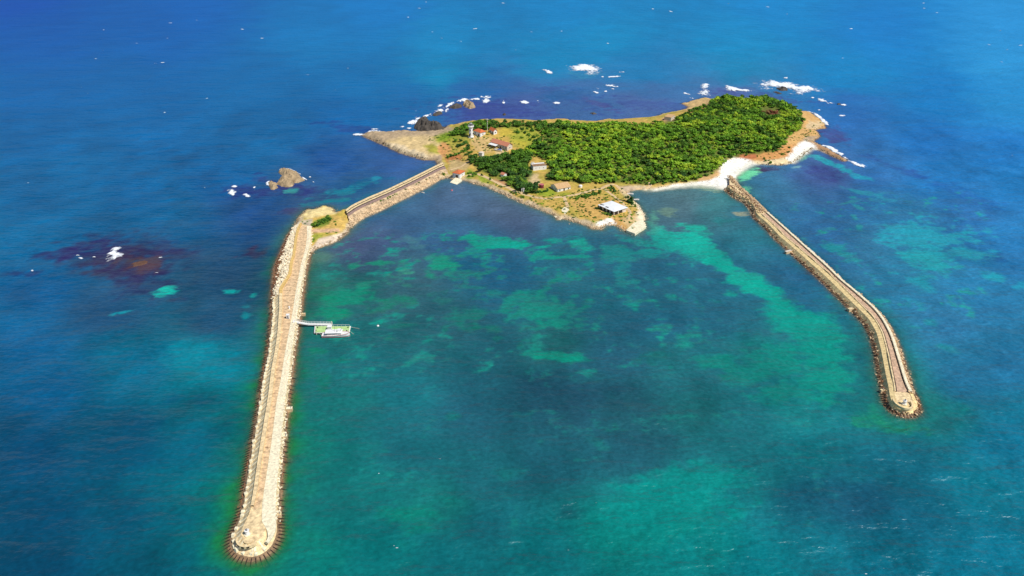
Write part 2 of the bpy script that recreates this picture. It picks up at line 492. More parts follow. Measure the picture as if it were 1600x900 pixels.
# ------------------------------------------------------------------ island and head land (one height sheet each)
# zones of soil, in the order they lie over each other: (pixel outline, colour, edge softness in px)
DRY, OLIVE, GRASS = (0.52, 0.34, 0.080), (0.33, 0.30, 0.045), (0.17, 0.25, 0.018)
TAN, PALE, RED, SANDC, GREYR = (0.60, 0.44, 0.21), (0.66, 0.52, 0.32), (0.42, 0.165, 0.055), (0.84, 0.80, 0.71), (0.40, 0.295, 0.18)
SOIL = [
    ([(560, 200), (640, 198), (700, 196), (715, 205), (700, 215), (690, 240), (690, 262), (560, 225)], GREYR, 3),
    ([(602, 222), (625, 213), (660, 212), (690, 214), (700, 222), (690, 238), (676, 243), (650, 240), (620, 234)], TAN, 4),
    ([(600, 224), (620, 224), (652, 236), (668, 243), (676, 249), (655, 247), (628, 239), (604, 230)], PALE, 2),
    ([(676, 215), (700, 208), (725, 202), (735, 210), (730, 225), (700, 226), (682, 224)], OLIVE, 4),
    ([(681, 213), (697, 208), (707, 204), (718, 208), (710, 216), (695, 221), (682, 221)], GRASS, 4),
    ([(663, 228), (676, 224), (686, 232), (686, 240), (672, 238)], OLIVE, 3),
    ([(690, 222), (702, 226), (700, 240), (692, 248), (684, 238)], (0.50, 0.25, 0.09), 3),
    ([(696, 247), (712, 240), (724, 246), (722, 256), (708, 259), (698, 256)], RED, 3),
    ([(733, 207), (745, 212), (765, 214), (775, 222), (770, 236), (758, 240), (742, 234), (736, 222)], (0.56, 0.38, 0.15), 3),
    ([(775, 232), (790, 236), (787, 246), (776, 250)], TAN, 2),
    ([(783, 196), (836, 196), (846, 210), (838, 224), (820, 234), (806, 226), (796, 216), (784, 208)], (0.30, 0.31, 0.035), 5),
    ([(782, 200), (805, 201), (800, 212), (784, 214)], (0.48, 0.36, 0.05), 3),
    ([(800, 218), (822, 222), (826, 230), (812, 232)], (0.42, 0.36, 0.04), 3),
    ([(1036, 184), (1052, 182), (1075, 186), (1062, 194), (1040, 194)], (0.55, 0.32, 0.17), 3),
    ([(1060, 160), (1085, 155), (1112, 152), (1112, 160), (1080, 172), (1062, 172)], (0.60, 0.40, 0.17), 2),
    ([(1115, 164), (1140, 166), (1128, 173), (1112, 171)], (0.46, 0.24, 0.10), 3),
    ([(1110, 150), (1180, 146), (1215, 152), (1250, 170), (1240, 178), (1190, 160), (1130, 164)], (0.30, 0.28, 0.04), 4),
    ([(1190, 172), (1205, 168), (1220, 176), (1215, 184), (1198, 182)], (0.42, 0.17, 0.08), 3),
    ([(1245, 168), (1300, 180), (1300, 226), (1230, 232), (1205, 246), (1195, 244), (1230, 214), (1252, 200), (1256, 186)], (0.56, 0.33, 0.12), 3),
    ([(1262, 188), (1290, 192), (1276, 202), (1262, 200)], (0.60, 0.44, 0.24), 2),
    ([(1255, 213), (1282, 214), (1268, 222), (1252, 220)], (0.40, 0.29, 0.18), 2),
    ([(1150, 244), (1240, 226), (1250, 234), (1230, 254), (1180, 258), (1150, 250)], (0.56, 0.27, 0.09), 3),
    ([(1142, 240), (1182, 239), (1182, 248), (1150, 250)], (0.44, 0.15, 0.06), 2),
    ([(1170, 252), (1238, 246), (1240, 262), (1172, 262)], (0.72, 0.56, 0.31), 2),
    ([(1092, 270), (1124, 262), (1126, 282), (1092, 286)], (0.56, 0.34, 0.14), 3),
    ([(1264, 220), (1300, 230), (1334, 258), (1318, 256), (1270, 232)], (0.42, 0.24, 0.12), 2),
    ([(700, 250), (735, 252), (728, 264), (700, 268)], (0.46, 0.33, 0.14), 3),
    ([(728, 264), (745, 269), (748, 276), (730, 278)], GRASS, 2),
    ([(742, 274), (760, 273), (776, 281), (770, 287), (752, 283)], (0.26, 0.30, 0.03), 2),
    ([(760, 268), (790, 282), (812, 292), (806, 299), (786, 291), (764, 280)], (0.30, 0.27, 0.04), 3),
    ([(774, 278), (790, 284), (796, 292), (782, 291)], (0.46, 0.24, 0.11), 2),
    ([(824, 270), (842, 272), (843, 290), (826, 290)], (0.60, 0.44, 0.22), 2),
    ([(826, 288), (842, 289), (842, 294), (828, 293)], (0.45, 0.11, 0.05), 1.5),
    ([(842, 295), (866, 296), (872, 303), (858, 308), (842, 304)], (0.27, 0.32, 0.025), 3),
    ([(872, 300), (895, 298), (890, 306), (874, 306)], (0.34, 0.32, 0.035), 2),
    ([(895, 288), (930, 288), (960, 290), (955, 296), (925, 298), (900, 304), (890, 300)], (0.48, 0.33, 0.075), 4),
    ([(912, 308), (960, 308), (975, 324), (955, 344), (925, 344), (900, 330), (890, 318)], (0.55, 0.335, 0.095), 4),
    ([(940, 342), (962, 338), (985, 344), (978, 360), (958, 350)], (0.58, 0.33, 0.10), 3),
    ([(930, 349), (948, 341), (958, 341), (966, 350), (944, 354)], SANDC, 1.5),
    ([(991, 335), (1003, 326), (1012, 340), (1012, 360), (990, 370), (984, 362), (992, 350)], (0.74, 0.62, 0.42), 2),
    ([(972, 342), (992, 336), (996, 350), (980, 356)], (0.62, 0.43, 0.19), 3),
    ([(968, 296), (985, 300), (998, 318), (990, 322), (976, 308)], (0.60, 0.50, 0.24), 2),
    ([(965, 290), (985, 291), (1000, 296), (980, 304)], (0.50, 0.37, 0.24), 2),
]
FOREST = [(836, 198), (870, 193), (900, 195), (960, 194), (1000, 193), (1030, 193), (1038, 188), (1052, 186), (1066, 181), (1083, 174), (1100, 168), (1112, 162), (1122, 155), (1150, 148), (1178, 146), (1202, 150), (1236, 166), (1252, 178), (1256, 194),
          (1250, 204), (1234, 212), (1222, 230), (1212, 238), (1185, 241), (1160, 243), (1150, 247), (1140, 249), (1126, 262), (1112, 273), (1090, 281), (1062, 286), (1040, 288), (1010, 290),
          (985, 287), (960, 286), (930, 287), (910, 287), (892, 285), (880, 282), (866, 284), (855, 283), (850, 274), (858, 266), (860, 255), (852, 250), (838, 246), (826, 240), (815, 236), (828, 230), (842, 222), (846, 212)]
GROVE = [(736, 248), (748, 243), (762, 248), (780, 250), (800, 238), (815, 234), (826, 242), (832, 250), (828, 258), (833, 270), (826, 282), (838, 296), (846, 300), (836, 304), (815, 300), (800, 292), (790, 284), (775, 277), (760, 270), (745, 264), (735, 260)]
HEDGE = [(706, 211), (714, 203), (728, 196), (745, 193), (790, 192), (836, 193), (836, 199), (806, 199), (792, 200), (768, 203), (748, 205), (732, 208), (722, 213)]


def land_sheet(name, outline, pad, step, label):
    x0, y0 = outline.min(0) - pad; x1, y1 = outline.max(0) + pad
    xs = np.arange(x0, x1, step); ys = np.arange(y0, y1, step)
    X, Y = np.meshgrid(xs, ys)
    sh = X.shape
    X, Y = X.ravel(), Y.ravel()
    d = sdist_far(outline, X, Y, 30)
    d = d + (fbm(X / 3.0, Y / 3.0, 21, 3) - 0.5) * 2.2 * (np.abs(d) < 12)
    Z = ground_z(X, Y, d)
    px, py = to_px(X, Y, np.maximum(Z, 0))
    wob = (fbm(X / 5.0, Y / 5.0, 31, 3) - 0.5)
    wob2 = (fbm(X / 5.0, Y / 5.0, 37, 3) - 0.5)
    qx, qy = px + wob * 12, py + wob2 * 6
    c = np.tile(np.array(DRY), (len(X), 1))
    g = sstep(0.42, 0.62, fbm(X / 7.0, Y / 7.0, 41))[:, None]
    c = c * (1 - 0.6 * g) + np.array(OLIVE) * 0.6 * g
    shore = 1 - sstep(1.0, 4.5, d + wob * 4)
    stone = np.array((0.54, 0.42, 0.26))
    c = c * (1 - shore[:, None]) + stone * shore[:, None]
    for pts, col, soft in SOIL:
        P = np.array(pts, float)
        m = (qx > P[:, 0].min() - 12) & (qx < P[:, 0].max() + 12) & (qy > P[:, 1].min() - 12) & (qy < P[:, 1].max() + 12)
        if not m.any():
            continue
        k = sstep(-soft, soft, sdist(P, qx[m], qy[m]))[:, None]
        c[m] = c[m] * (1 - k) + np.array(col) * k
    for pts in (FOREST, GROVE, HEDGE):
        P = np.array(pts, float)
        k = (0.85 * sstep(-2, 4, sdist_far(P, qx, qy, 20)))[:, None]
        c = c * (1 - k) + np.array((0.07, 0.13, 0.018)) * k
    if name == 'headland':
        for pts, col, soft in HEADSOIL:
            P = np.array(pts, float)
            k = sstep(-soft, soft, sdist(P, px + wob * 4, py + wob2 * 3))[:, None]
            c = c * (1 - k) + np.array(col) * k
    for s in SAND:
        k = sstep(-1.5, 1.5, sdist_far(s, X + wob * 3, Y + wob2 * 3, 20))[:, None]
        c = c * (1 - k) + np.array(SANDC) * k
    wet = 1 - sstep(-0.1, 0.55, Z)
    sandy = np.zeros(len(X))
    for s in SAND:
        sandy = np.maximum(sandy, sstep(-12, -2, sdist_far(s, X, Y, 20)))
    wetc = np.array((0.20, 0.13, 0.075)) * (1 - sandy[:, None]) + np.array((0.62, 0.60, 0.44)) * sandy[:, None]
    wk = (wet * (0.85 - 0.3 * sandy))[:, None]
    c = c * (1 - wk) + wetc * wk
    c = c * (0.85 + 0.3 * fbm(X / 1.8, Y / 1.8, 51, 3))[:, None]
    keep = (d > -10).reshape(sh)
    idx = np.arange(len(X)).reshape(sh)
    q = np.stack([idx[:-1, :-1], idx[:-1, 1:], idx[1:, 1:], idx[1:, :-1]], -1)
    ok = keep[:-1, :-1] & keep[:-1, 1:] & keep[1:, 1:] & keep[1:, :-1]
    f = q[ok]
    used = np.unique(f)
    mp = -np.ones(len(X), int); mp[used] = np.arange(len(used))
    v = np.stack([X, Y, Z], 1)[used]
    me = np_mesh(name, v, mp[f], M['land'], c[used], smooth=True)
    o = link(name, me)
    tag(o, label, None, None, 'structure')
    return o


HEADSOIL = [
    ([(466, 338), (480, 326), (500, 322), (520, 324), (526, 334), (505, 337), (480, 342)], (0.66, 0.52, 0.24), 1.5),
    ([(464, 346), (488, 342), (486, 356), (470, 362), (458, 358)], (0.52, 0.43, 0.30), 2),
    ([(488, 347), (508, 338), (524, 336), (540, 345), (540, 358), (520, 364), (494, 359)], (0.56, 0.37, 0.10), 2),
    ([(488, 346), (515, 336), (520, 340), (514, 352), (490, 358)], (0.20, 0.24, 0.03), 2),
    ([(484, 366), (505, 366), (503, 371), (490, 376)], (0.28, 0.29, 0.04), 2),
    ([(478, 359), (530, 357), (532, 362), (480, 364)], (0.54, 0.34, 0.20), 1.5),
    ([(500, 372), (540, 362), (560, 346), (552, 364), (505, 388), (484, 400), (484, 392)], (0.66, 0.52, 0.38), 2),
]
land_sheet('island_terrain', COAST, 12, 1.0, 'low green island with a white beach and rocky shores')
land_sheet('headland', HEAD, 10, 0.6, 'small rocky headland with dry grass between causeway and long breakwater')

# ------------------------------------------------------------------ the sea
SEA_A = 1.36        # measured: what a unit of base colour gives in the light, and what the surface mirrors


def sea_sheet():
    def axis(lo, hi, step, grow, lim0, lim1):
        core = list(np.arange(lo, hi, step))
        a, s = [], step
        p = core[-1]
        while p < lim1:
            s *= grow; p += s; a.append(p)
        b, s = [], step
        p = core[0]
        while p > lim0:
            s *= grow; p -= s; b.append(p)
        return np.array(b[::-1] + core + a)
    xs = axis(-235, 305, 1.25, 1.06, -9000, 9000)
    y_a = np.arange(118, 400, 1.1)
    y_b = np.arange(400, 720, 1.6)
    ys = axis(0, 1, 0.5, 1.0, 0, 0.5)[:0]
    tail, s, p = [], 1.6, y_b[-1]
    while p < 16000:
        s *= 1.035; p += s; tail.append(p)
    head, s, p = [], 1.1, y_a[0]
    while p > -3000:
        s *= 1.15; p -= s; head.append(p)
    ys = np.concatenate([head[::-1], y_a, y_b, tail])
    X, Y = np.meshgrid(xs, ys)
    sh = X.shape
    X, Y = X.ravel(), Y.ravel()
    px, py = to_px(X, np.maximum(Y, 60), 0 * X)
    px = np.clip(px, -300, 1900); py = np.clip(py, -140, 1050)
    # broad colour of the sea bed and water, read off the photograph at these places (display values)
    P = np.array(BROAD, float)
    num = np.zeros((len(X), 3)); den = np.zeros(len(X))
    cols = lin(P[:, 2:5])
    wx = px + (fbm(X / 30, Y / 30, 61, 3) - 0.5) * 60
    wy = py + (fbm(X / 30, Y / 30, 67, 3) - 0.5) * 30
    for k in range(len(P)):
        r2 = ((wx - P[k, 0]) / 1.5) ** 2 + (wy - P[k, 1]) ** 2
        g = 1.0 / (r2 + 260.0) ** 1.7
        num += g[:, None] * cols[k]; den += g
    c = num / den[:, None]
    n1 = fbm(X / 9.0, Y / 14.0, 71, 4); n2 = fbm(X / 3.2, Y / 4.6, 77, 4); n3 = fbm(X / 26.0, Y / 34.0, 83, 4); ns = fbm((X + .35 * Y) / 17.0, (Y - .2 * X) / 5.5, 87, 4)
    near = sstep(700, 480, Y)
    out = np.maximum(sstep(430, 240, py), np.maximum(sstep(470, 260, px), sstep(1250, 1400, px)) * sstep(760, 330, py))[:, None]
    c = c * (1 + out * np.array((0.55, 0.74, 0.18))) * np.array((1.04, 1.16, 1.12))
    pm = np.zeros(len(X)); cs = np.tile(lin(TEAL2), (len(X), 1))
    for (cx, cy, rx, ry, rot, col, amt, ragged) in PATCH:
        m = (np.abs(px - cx) < 2.2 * max(rx, ry)) & (np.abs(py - cy) < 2.2 * max(rx, ry))
        if not m.any():
            continue
        a = math.radians(rot)
        ux = ((px[m] - cx) * math.cos(a) + (py[m] - cy) * math.sin(a)) / rx
        uy = (-(px[m] - cx) * math.sin(a) + (py[m] - cy) * math.cos(a)) / ry
        r = np.sqrt(ux * ux + uy * uy)
        nn = (n1[m] - 0.5) * 1.4 + (n2[m] - 0.5) * 1.5 + (ns[m] - 0.5) * 1.5
        k = sstep(-0.15, 0.95 - 0.40 * ragged, (1.0 - r) + nn * ragged) * np.clip(amt * (0.55 + 0.9 * n2[m]), 0, 1)
        if col[1] > 115:      # pale sand, shown by the mask in the water's material
            k = sstep(-0.60, 1.10, (1.0 - r) * 1.25 + nn * ragged) * min(amt * 1.1, 1.0)
            q = pm[m]
            t_ = cs[m]; w0_ = (k / (k + q + 1e-6))[:, None]; t_ = t_ * (1 - w0_) + lin(col) * w0_; cs[m] = t_
            pm[m] = np.maximum(q, k)
        else:
            c[m] = c[m] * (1 - k[:, None]) + lin(col) * k[:, None]
            pm[m] = pm[m] * (1 - 0.5 * k)
    fl = sstep(0.46, 0.70, 0.4 * n2 + 0.35 * n1 + 0.25 * ns) * (sstep(470, 540, px) * sstep(1200, 1000, px) * sstep(345, 385, py) * sstep(640, 520, py) * 0.62 + sstep(1230, 1290, px) * sstep(1600, 1480, px) * sstep(270, 330, py) * sstep(560, 480, py) * 0.5 + sstep(470, 520, px) * sstep(1360, 1250, px) * sstep(600, 660, py) * 0.22)
    bay = (sstep(460, 500, px) * sstep(1380, 1250, px) * sstep(380, 470, py))[:, None]
    c = c * (1 + bay * np.array((0.0, 0.10, 0.0)))
    c = c * (1 - (sstep(700, 150, px) * sstep(260, 60, py))[:, None] * np.array((0.0, 0.16, 0.06)))
    c = c * (1 - sstep(120, 10, py)[:, None] * np.array((0.1, 0.14, 0.06)))
    pm = np.maximum(pm, fl); cs = cs * (1 + out * np.array((0.35, 0.42, 0.32)))
    mott = 1 + (n1 - 0.5) * 0.5 * near + (n3 - 0.5) * (0.25 + 0.2 * near)
    c = c * mott[:, None]; cs = cs * (0.5 + 0.5 * mott)[:, None]
    # shallow water over the feet of the shores and moles
    dI = sdist_far(COAST, X, Y, 40); dH = sdist_far(HEAD, X, Y, 40); dB = sdist_far(REEFBANK, X, Y, 40)
    dI = dI + (fbm(X / 3.0, Y / 3.0, 21, 3) - 0.5) * 2.2 * (np.abs(dI) < 12)
    dM = np.maximum(np.maximum(sdist_far(WL, X, Y, 40), sdist_far(WR, X, Y, 40)), sdist_far(WC, X, Y, 40))
    zI = ground_z(X, Y, np.maximum(dI, dH))
    dep = np.minimum(np.minimum(-zI, -0.42 * dM), 99)
    dep = np.where(np.maximum(dI, dH) < -9.5, np.maximum(-0.42 * dM, 0.0), dep)
    dep = np.maximum(dep, 0)
    dep = dep * (0.55 + 0.9 * n2)
    al = 1 - np.exp(-dep / 0.6)
    al = al + (1 - al) * sstep(1.2, 2.2, dep)
    al = np.where((dI < -8.5) & (dH < -8) & (dM < -5.5), 1.0, al)
    hw = (fbm(X / 9.0, Y / 9.0, 99, 3) - 0.5)
    halo = np.exp(-np.maximum(-dM - 1.5 + hw * 9.0, 0) / 4.6)
    lf = (px < 620) & (py > 400)
    hc = np.where(lf[:, None], lin((36, 134, 72)), lin((40, 120, 105)))
    hk = (halo * (0.42 + 0.45 * sstep(480, 640, py)) * np.clip(0.15 + 1.6 * (n1 * .6 + n2 * .4), 0, 1.2))[:, None]
    hk = np.clip(hk * (dM > -30)[:, None], 0, 0.9)
    c = c * (1 - hk) + hc * hk
    land_d = np.maximum(dI, np.maximum(dH, dB + 1.5))
    tint = np.exp(-np.maximum(-land_d - 0.5, 0) / 3.0) * sstep(260, 300, py) * 0.75
    c = c * (1 - tint[:, None]) + lin((96, 140, 120)) * tint[:, None]
    S = np.stack([np.interp(py, (0, 200, 300, 400, 525, 675, 900), q) for q in ((.027, .020, .016, .012, .0085, .0066, .0077), (.021, .019, .018, .015, .0114, -.004, .0), (.003, .007, .016, .016, .015, .002, .006))], 1)
    pm = pm * (1 - hk[:, 0]) * (1 - tint)
    base = np.clip((c - S) / SEA_A, 0.0012, 1); sandc = np.clip((cs - S) / SEA_A, 0.0012, 1)
    idx = np.arange(len(X)).reshape(sh)
    f = np.stack([idx[:-1, :-1], idx[:-1, 1:], idx[1:, 1:], idx[1:, :-1]], -1).reshape(-1, 4)
    v = np.stack([X, Y, 0 * X], 1)
    m, nt, b = new_mat('sea_water')
    at = N(nt, 'ShaderNodeAttribute', attribute_name='Col')
    aa = N(nt, 'ShaderNodeAttribute', attribute_name='deep')
    g = N(nt, 'ShaderNodeNewGeometry')
    # wind waves: long crests, two trains and chop
    def wave(sx, sy, rot, scale, detail):
        mp = N(nt, 'ShaderNodeMapping')
        mp.inputs['Rotation'].default_value = (0, 0, math.radians(rot))
        mp.inputs['Scale'].default_value = (sx, sy, 1)
        nt.links.new(g.outputs['Position'], mp.inputs['Vector'])
        n = N(nt, 'ShaderNodeTexNoise', Scale=scale, Detail=detail, Roughness=0.55)
        nt.links.new(mp.outputs['Vector'], n.inputs['Vector'])
        return n.outputs['Fac']
    w0 = wave(0.42, 1.0, 11, 0.06, 3.0)
    w1 = wave(0.5, 1.0, 16, 0.11, 3.0)
    w2 = wave(0.5, 1.0, -8, 0.33, 4.0)
    w3 = wave(0.55, 1.0, 20, 1.1, 4.0)
    def mad(a, k, c=None):
        n = N(nt, 'ShaderNodeMath', operation='MULTIPLY_ADD')
        nt.links.new(a, n.inputs[0]); n.inputs[1].default_value = k
        if c is None: n.inputs[2].default_value = 0
        else: nt.links.new(c, n.inputs[2])
        return n.outputs[0]
    hgt = mad(w0, WAVE[3], mad(w1, WAVE[0], mad(w2, WAVE[1], mad(w3, WAVE[2]))))
    bp = N(nt, 'ShaderNodeBump', Strength=1.0, Distance=1.0)
    nt.links.new(hgt, bp.inputs['Height'])
    # fine mottling of weed and sand
    nf = N(nt, 'ShaderNodeTexNoise', Scale=0.55, Detail=6.0, Roughness=0.65)
    nt.links.new(g.outputs['Position'], nf.inputs['Vector'])
    mr = N(nt, 'ShaderNodeMapRange')
    mr.inputs['From Min'].default_value = 0.3; mr.inputs['From Max'].default_value = 0.7
    mr.inputs['To Min'].default_value = 0.78; mr.inputs['To Max'].default_value = 1.22
    nt.links.new(nf.outputs['Fac'], mr.inputs['Value'])
    # sand shows through the weed: the broad mask broken into fine ragged flecks
    sa = N(nt, 'ShaderNodeAttribute', attribute_name='Sand'); ma = N(nt, 'ShaderNodeAttribute', attribute_name='mask')
    mp = N(nt, 'ShaderNodeMapping'); mp.inputs['Rotation'].default_value = (0, 0, math.radians(-12)); mp.inputs['Scale'].default_value = (0.55, 1, 1)
    nt.links.new(g.outputs['Position'], mp.inputs['Vector'])
    nz = N(nt, 'ShaderNodeTexNoise', Scale=0.26, Detail=9.0, Roughness=0.68)
    nt.links.new(mp.outputs['Vector'], nz.inputs['Vector'])
    f1 = N(nt, 'ShaderNodeMath', operation='MULTIPLY_ADD'); f1.inputs[1].default_value = 3.4; f1.inputs[2].default_value = -1.86
    nt.links.new(nz.outputs['Fac'], f1.inputs[0])
    f2 = N(nt, 'ShaderNodeMath', operation='MULTIPLY_ADD', use_clamp=True); f2.inputs[1].default_value = 1.75
    nt.links.new(ma.outputs['Fac'], f2.inputs[0]); nt.links.new(f1.outputs[0], f2.inputs[2])
    cl = N(nt, 'ShaderNodeMath', operation='MULTIPLY'); 
    sm = N(nt, 'ShaderNodeMath', operation='MULTIPLY', use_clamp=True); sm.inputs[1].default_value = 4.0
    nt.links.new(ma.outputs['Fac'], sm.inputs[0])
    nt.links.new(f2.outputs[0], cl.inputs[0]); nt.links.new(sm.outputs[0], cl.inputs[1])
    mc = N(nt, 'ShaderNodeMix', data_type='RGBA')
    nt.links.new(cl.outputs[0], mc.inputs[0]); nt.links.new(at.outputs['Color'], mc.inputs[6]); nt.links.new(sa.outputs['Color'], mc.inputs[7])
    mx = N(nt, 'ShaderNodeVectorMath', operation='MULTIPLY')
    nt.links.new(mc.outputs[2], mx.inputs[0]); nt.links.new(mr.outputs['Result'], mx.inputs[1])
    # a rough sea mirrors less at grazing angles than a calm one: the Fresnel share is capped
    df = N(nt, 'ShaderNodeBsdfDiffuse')
    gl = N(nt, 'ShaderNodeBsdfGlossy', Roughness=0.30); gl.inputs['Color'].default_value = (0.72, 0.9, 1.0, 1)
    fr = N(nt, 'ShaderNodeFresnel', IOR=1.33)
    cap = N(nt, 'ShaderNodeMath', operation='MINIMUM'); cap.inputs[1].default_value = 0.13
    nt.links.new(mx.outputs['Vector'], df.inputs['Color'])
    for q in (df, gl, fr):
        nt.links.new(bp.outputs['Normal'], q.inputs['Normal'])
    nt.links.new(fr.outputs['Fac'], cap.inputs[0])
    body = N(nt, 'ShaderNodeMixShader'); clear = N(nt, 'ShaderNodeMixShader'); tr = N(nt, 'ShaderNodeBsdfTransparent')
    nt.links.new(cap.outputs[0], body.inputs['Fac'])
    nt.links.new(df.outputs[0], body.inputs[1]); nt.links.new(gl.outputs[0], body.inputs[2])
    nt.links.new(aa.outputs['Fac'], clear.inputs['Fac'])
    nt.links.new(tr.outputs[0], clear.inputs[1]); nt.links.new(body.outputs[0], clear.inputs[2])
    nt.links.new(clear.outputs[0], nt.nodes['Material Output'].inputs['Surface'])
    nt.nodes.remove(b)
    me = np_mesh('sea', v, f, m, base, {'deep': al, 'mask': pm}, smooth=True)
    sa_ = me.attributes.new('Sand', 'FLOAT_COLOR', 'POINT'); q4 = np.ones((len(X), 4), np.float32); q4[:, :3] = sandc; sa_.data.foreach_set('color', q4.ravel())
    o = link('sea', me)
    tag(o, 'blue and turquoise sea with dark weed and pale sand patches', None, None, 'structure')


WAVE = (2.0, 0.85, 0.15, 3.0)
BROAD = [
    # x, y, sRGB as displayed
    (20, 5, 40, 75, 165), (300, 10, 30, 88, 170), (600, 10, 24, 102, 180), (900, 5, 26, 110, 182), (1200, 10, 34, 112, 188), (1570, 10, 48, 122, 200),
    (50, 60, 28, 80, 160), (250, 60, 24, 84, 162), (480, 50, 22, 100, 172), (700, 60, 26, 108, 176), (950, 55, 28, 112, 178), (1150, 60, 28, 112, 180), (1380, 60, 32, 104, 186), (1560, 80, 46, 118, 196),
    (40, 140, 18, 82, 155), (220, 130, 20, 82, 152), (400, 130, 22, 84, 152), (560, 130, 26, 86, 155), (700, 120, 26, 104, 165), (860, 90, 32, 104, 168), (1000, 110, 38, 98, 165), (1150, 110, 34, 104, 165), (1330, 110, 28, 104, 178), (1470, 140, 28, 96, 176), (1580, 160, 40, 110, 188),
    (50, 210, 15, 78, 145), (250, 210, 18, 80, 148), (420, 200, 22, 78, 142), (540, 180, 28, 78, 148), (640, 160, 34, 82, 150), (740, 140, 40, 80, 150), (820, 172, 66, 74, 142), (760, 178, 62, 66, 138), (900, 165, 62, 82, 146), (1000, 165, 70, 82, 146), (1140, 150, 74, 82, 146), (1330, 180, 44, 84, 162), (1450, 220, 34, 86, 166), (1570, 230, 34, 94, 178),
    (50, 300, 12, 76, 138), (220, 300, 16, 76, 140), (350, 270, 18, 74, 138), (400, 320, 36, 66, 126), (520, 250, 36, 66, 136), (600, 255, 48, 72, 138), (560, 300, 40, 76, 132), (640, 262, 52, 72, 136), (480, 310, 48, 70, 118),
    (40, 380, 14, 82, 142), (150, 350, 20, 74, 132), (300, 360, 26, 68, 120), (390, 360, 34, 66, 116), (60, 450, 18, 70, 128), (30, 520, 24, 82, 138), (150, 480, 34, 64, 108), (330, 420, 36, 64, 104), (400, 430, 38, 68, 106),
    (330, 500, 34, 68, 106), (60, 600, 20, 82, 132), (200, 560, 18, 92, 130), (320, 570, 14, 112, 136), (60, 700, 18, 70, 110), (180, 680, 22, 74, 108), (300, 680, 20, 90, 116), (60, 800, 20, 66, 98), (180, 800, 20, 80, 108), (260, 830, 16, 96, 118), (60, 890, 18, 64, 94), (200, 890, 16, 82, 106), (320, 780, 18, 98, 108), (330, 640, 18, 94, 114),
    (600, 370, 72, 82, 120), (560, 390, 74, 78, 112), (640, 340, 62, 88, 130), (700, 310, 72, 86, 126), (780, 330, 76, 86, 120), (690, 370, 58, 92, 132), (740, 410, 42, 98, 128), (780, 440, 44, 96, 130), (650, 430, 62, 96, 112), (620, 460, 58, 94, 110), (560, 450, 40, 104, 104), (520, 450, 46, 106, 96), (700, 490, 48, 92, 108), (650, 520, 42, 96, 108), (560, 530, 34, 98, 104), (600, 560, 34, 100, 112),
    (880, 420, 46, 102, 120), (950, 470, 44, 100, 122), (1050, 440, 46, 98, 122), (1020, 510, 42, 94, 122), (1100, 500, 44, 98, 124), (1150, 380, 48, 110, 130), (1120, 330, 62, 104, 122), (1060, 320, 74, 92, 112), (1180, 540, 36, 110, 118), (1040, 560, 38, 100, 112), (960, 560, 42, 86, 110), (860, 530, 40, 96, 104), (790, 540, 40, 88, 106), (730, 570, 36, 92, 108),
    (640, 620, 34, 102, 118), (540, 620, 34, 106, 112), (500, 700, 28, 108, 110), (560, 760, 30, 106, 112), (640, 700, 34, 94, 110), (740, 640, 38, 84, 106), (820, 620, 38, 78, 100), (900, 640, 40, 76, 98), (1000, 640, 40, 82, 100), (1080, 640, 36, 96, 106), (860, 720, 36, 84, 104), (980, 710, 38, 82, 102), (760, 740, 34, 90, 106), (680, 790, 32, 106, 110), (780, 820, 30, 92, 108), (860, 860, 26, 102, 114), (600, 870, 26, 110, 118), (500, 870, 24, 112, 112), (720, 880, 28, 102, 116),
    (1040, 790, 24, 134, 128), (960, 830, 24, 118, 118), (1100, 850, 22, 124, 130), (1150, 760, 30, 104, 116), (1160, 660, 34, 98, 112), (1250, 640, 30, 112, 120), (1260, 700, 28, 106, 122), (1260, 780, 32, 86, 112), (1340, 790, 32, 84, 110), (1420, 800, 26, 92, 116), (1300, 860, 26, 102, 122), (1180, 880, 22, 112, 128), (1420, 720, 28, 98, 120), (1400, 880, 22, 104, 126), (1560, 860, 18, 104, 128), (1520, 760, 20, 108, 128), (1580, 680, 22, 104, 136),
    (1460, 660, 26, 110, 122), (1500, 580, 36, 96, 140), (1570, 560, 36, 100, 150), (1460, 500, 44, 98, 150), (1540, 460, 40, 100, 158), (1420, 430, 42, 98, 148), (1330, 400, 48, 94, 142), (1280, 340, 50, 94, 146), (1220, 300, 56, 94, 142), (1290, 275, 62, 74, 138), (1400, 330, 44, 92, 150), (1380, 270, 48, 88, 160), (1520, 330, 44, 88, 160), (1580, 380, 38, 96, 168), (1470, 270, 34, 92, 170), (1580, 290, 34, 98, 178), (1340, 560, 30, 108, 122), (1400, 640, 30, 108, 112),
]
TEAL, TEAL2 = (30, 176, 154), (36, 150, 134)
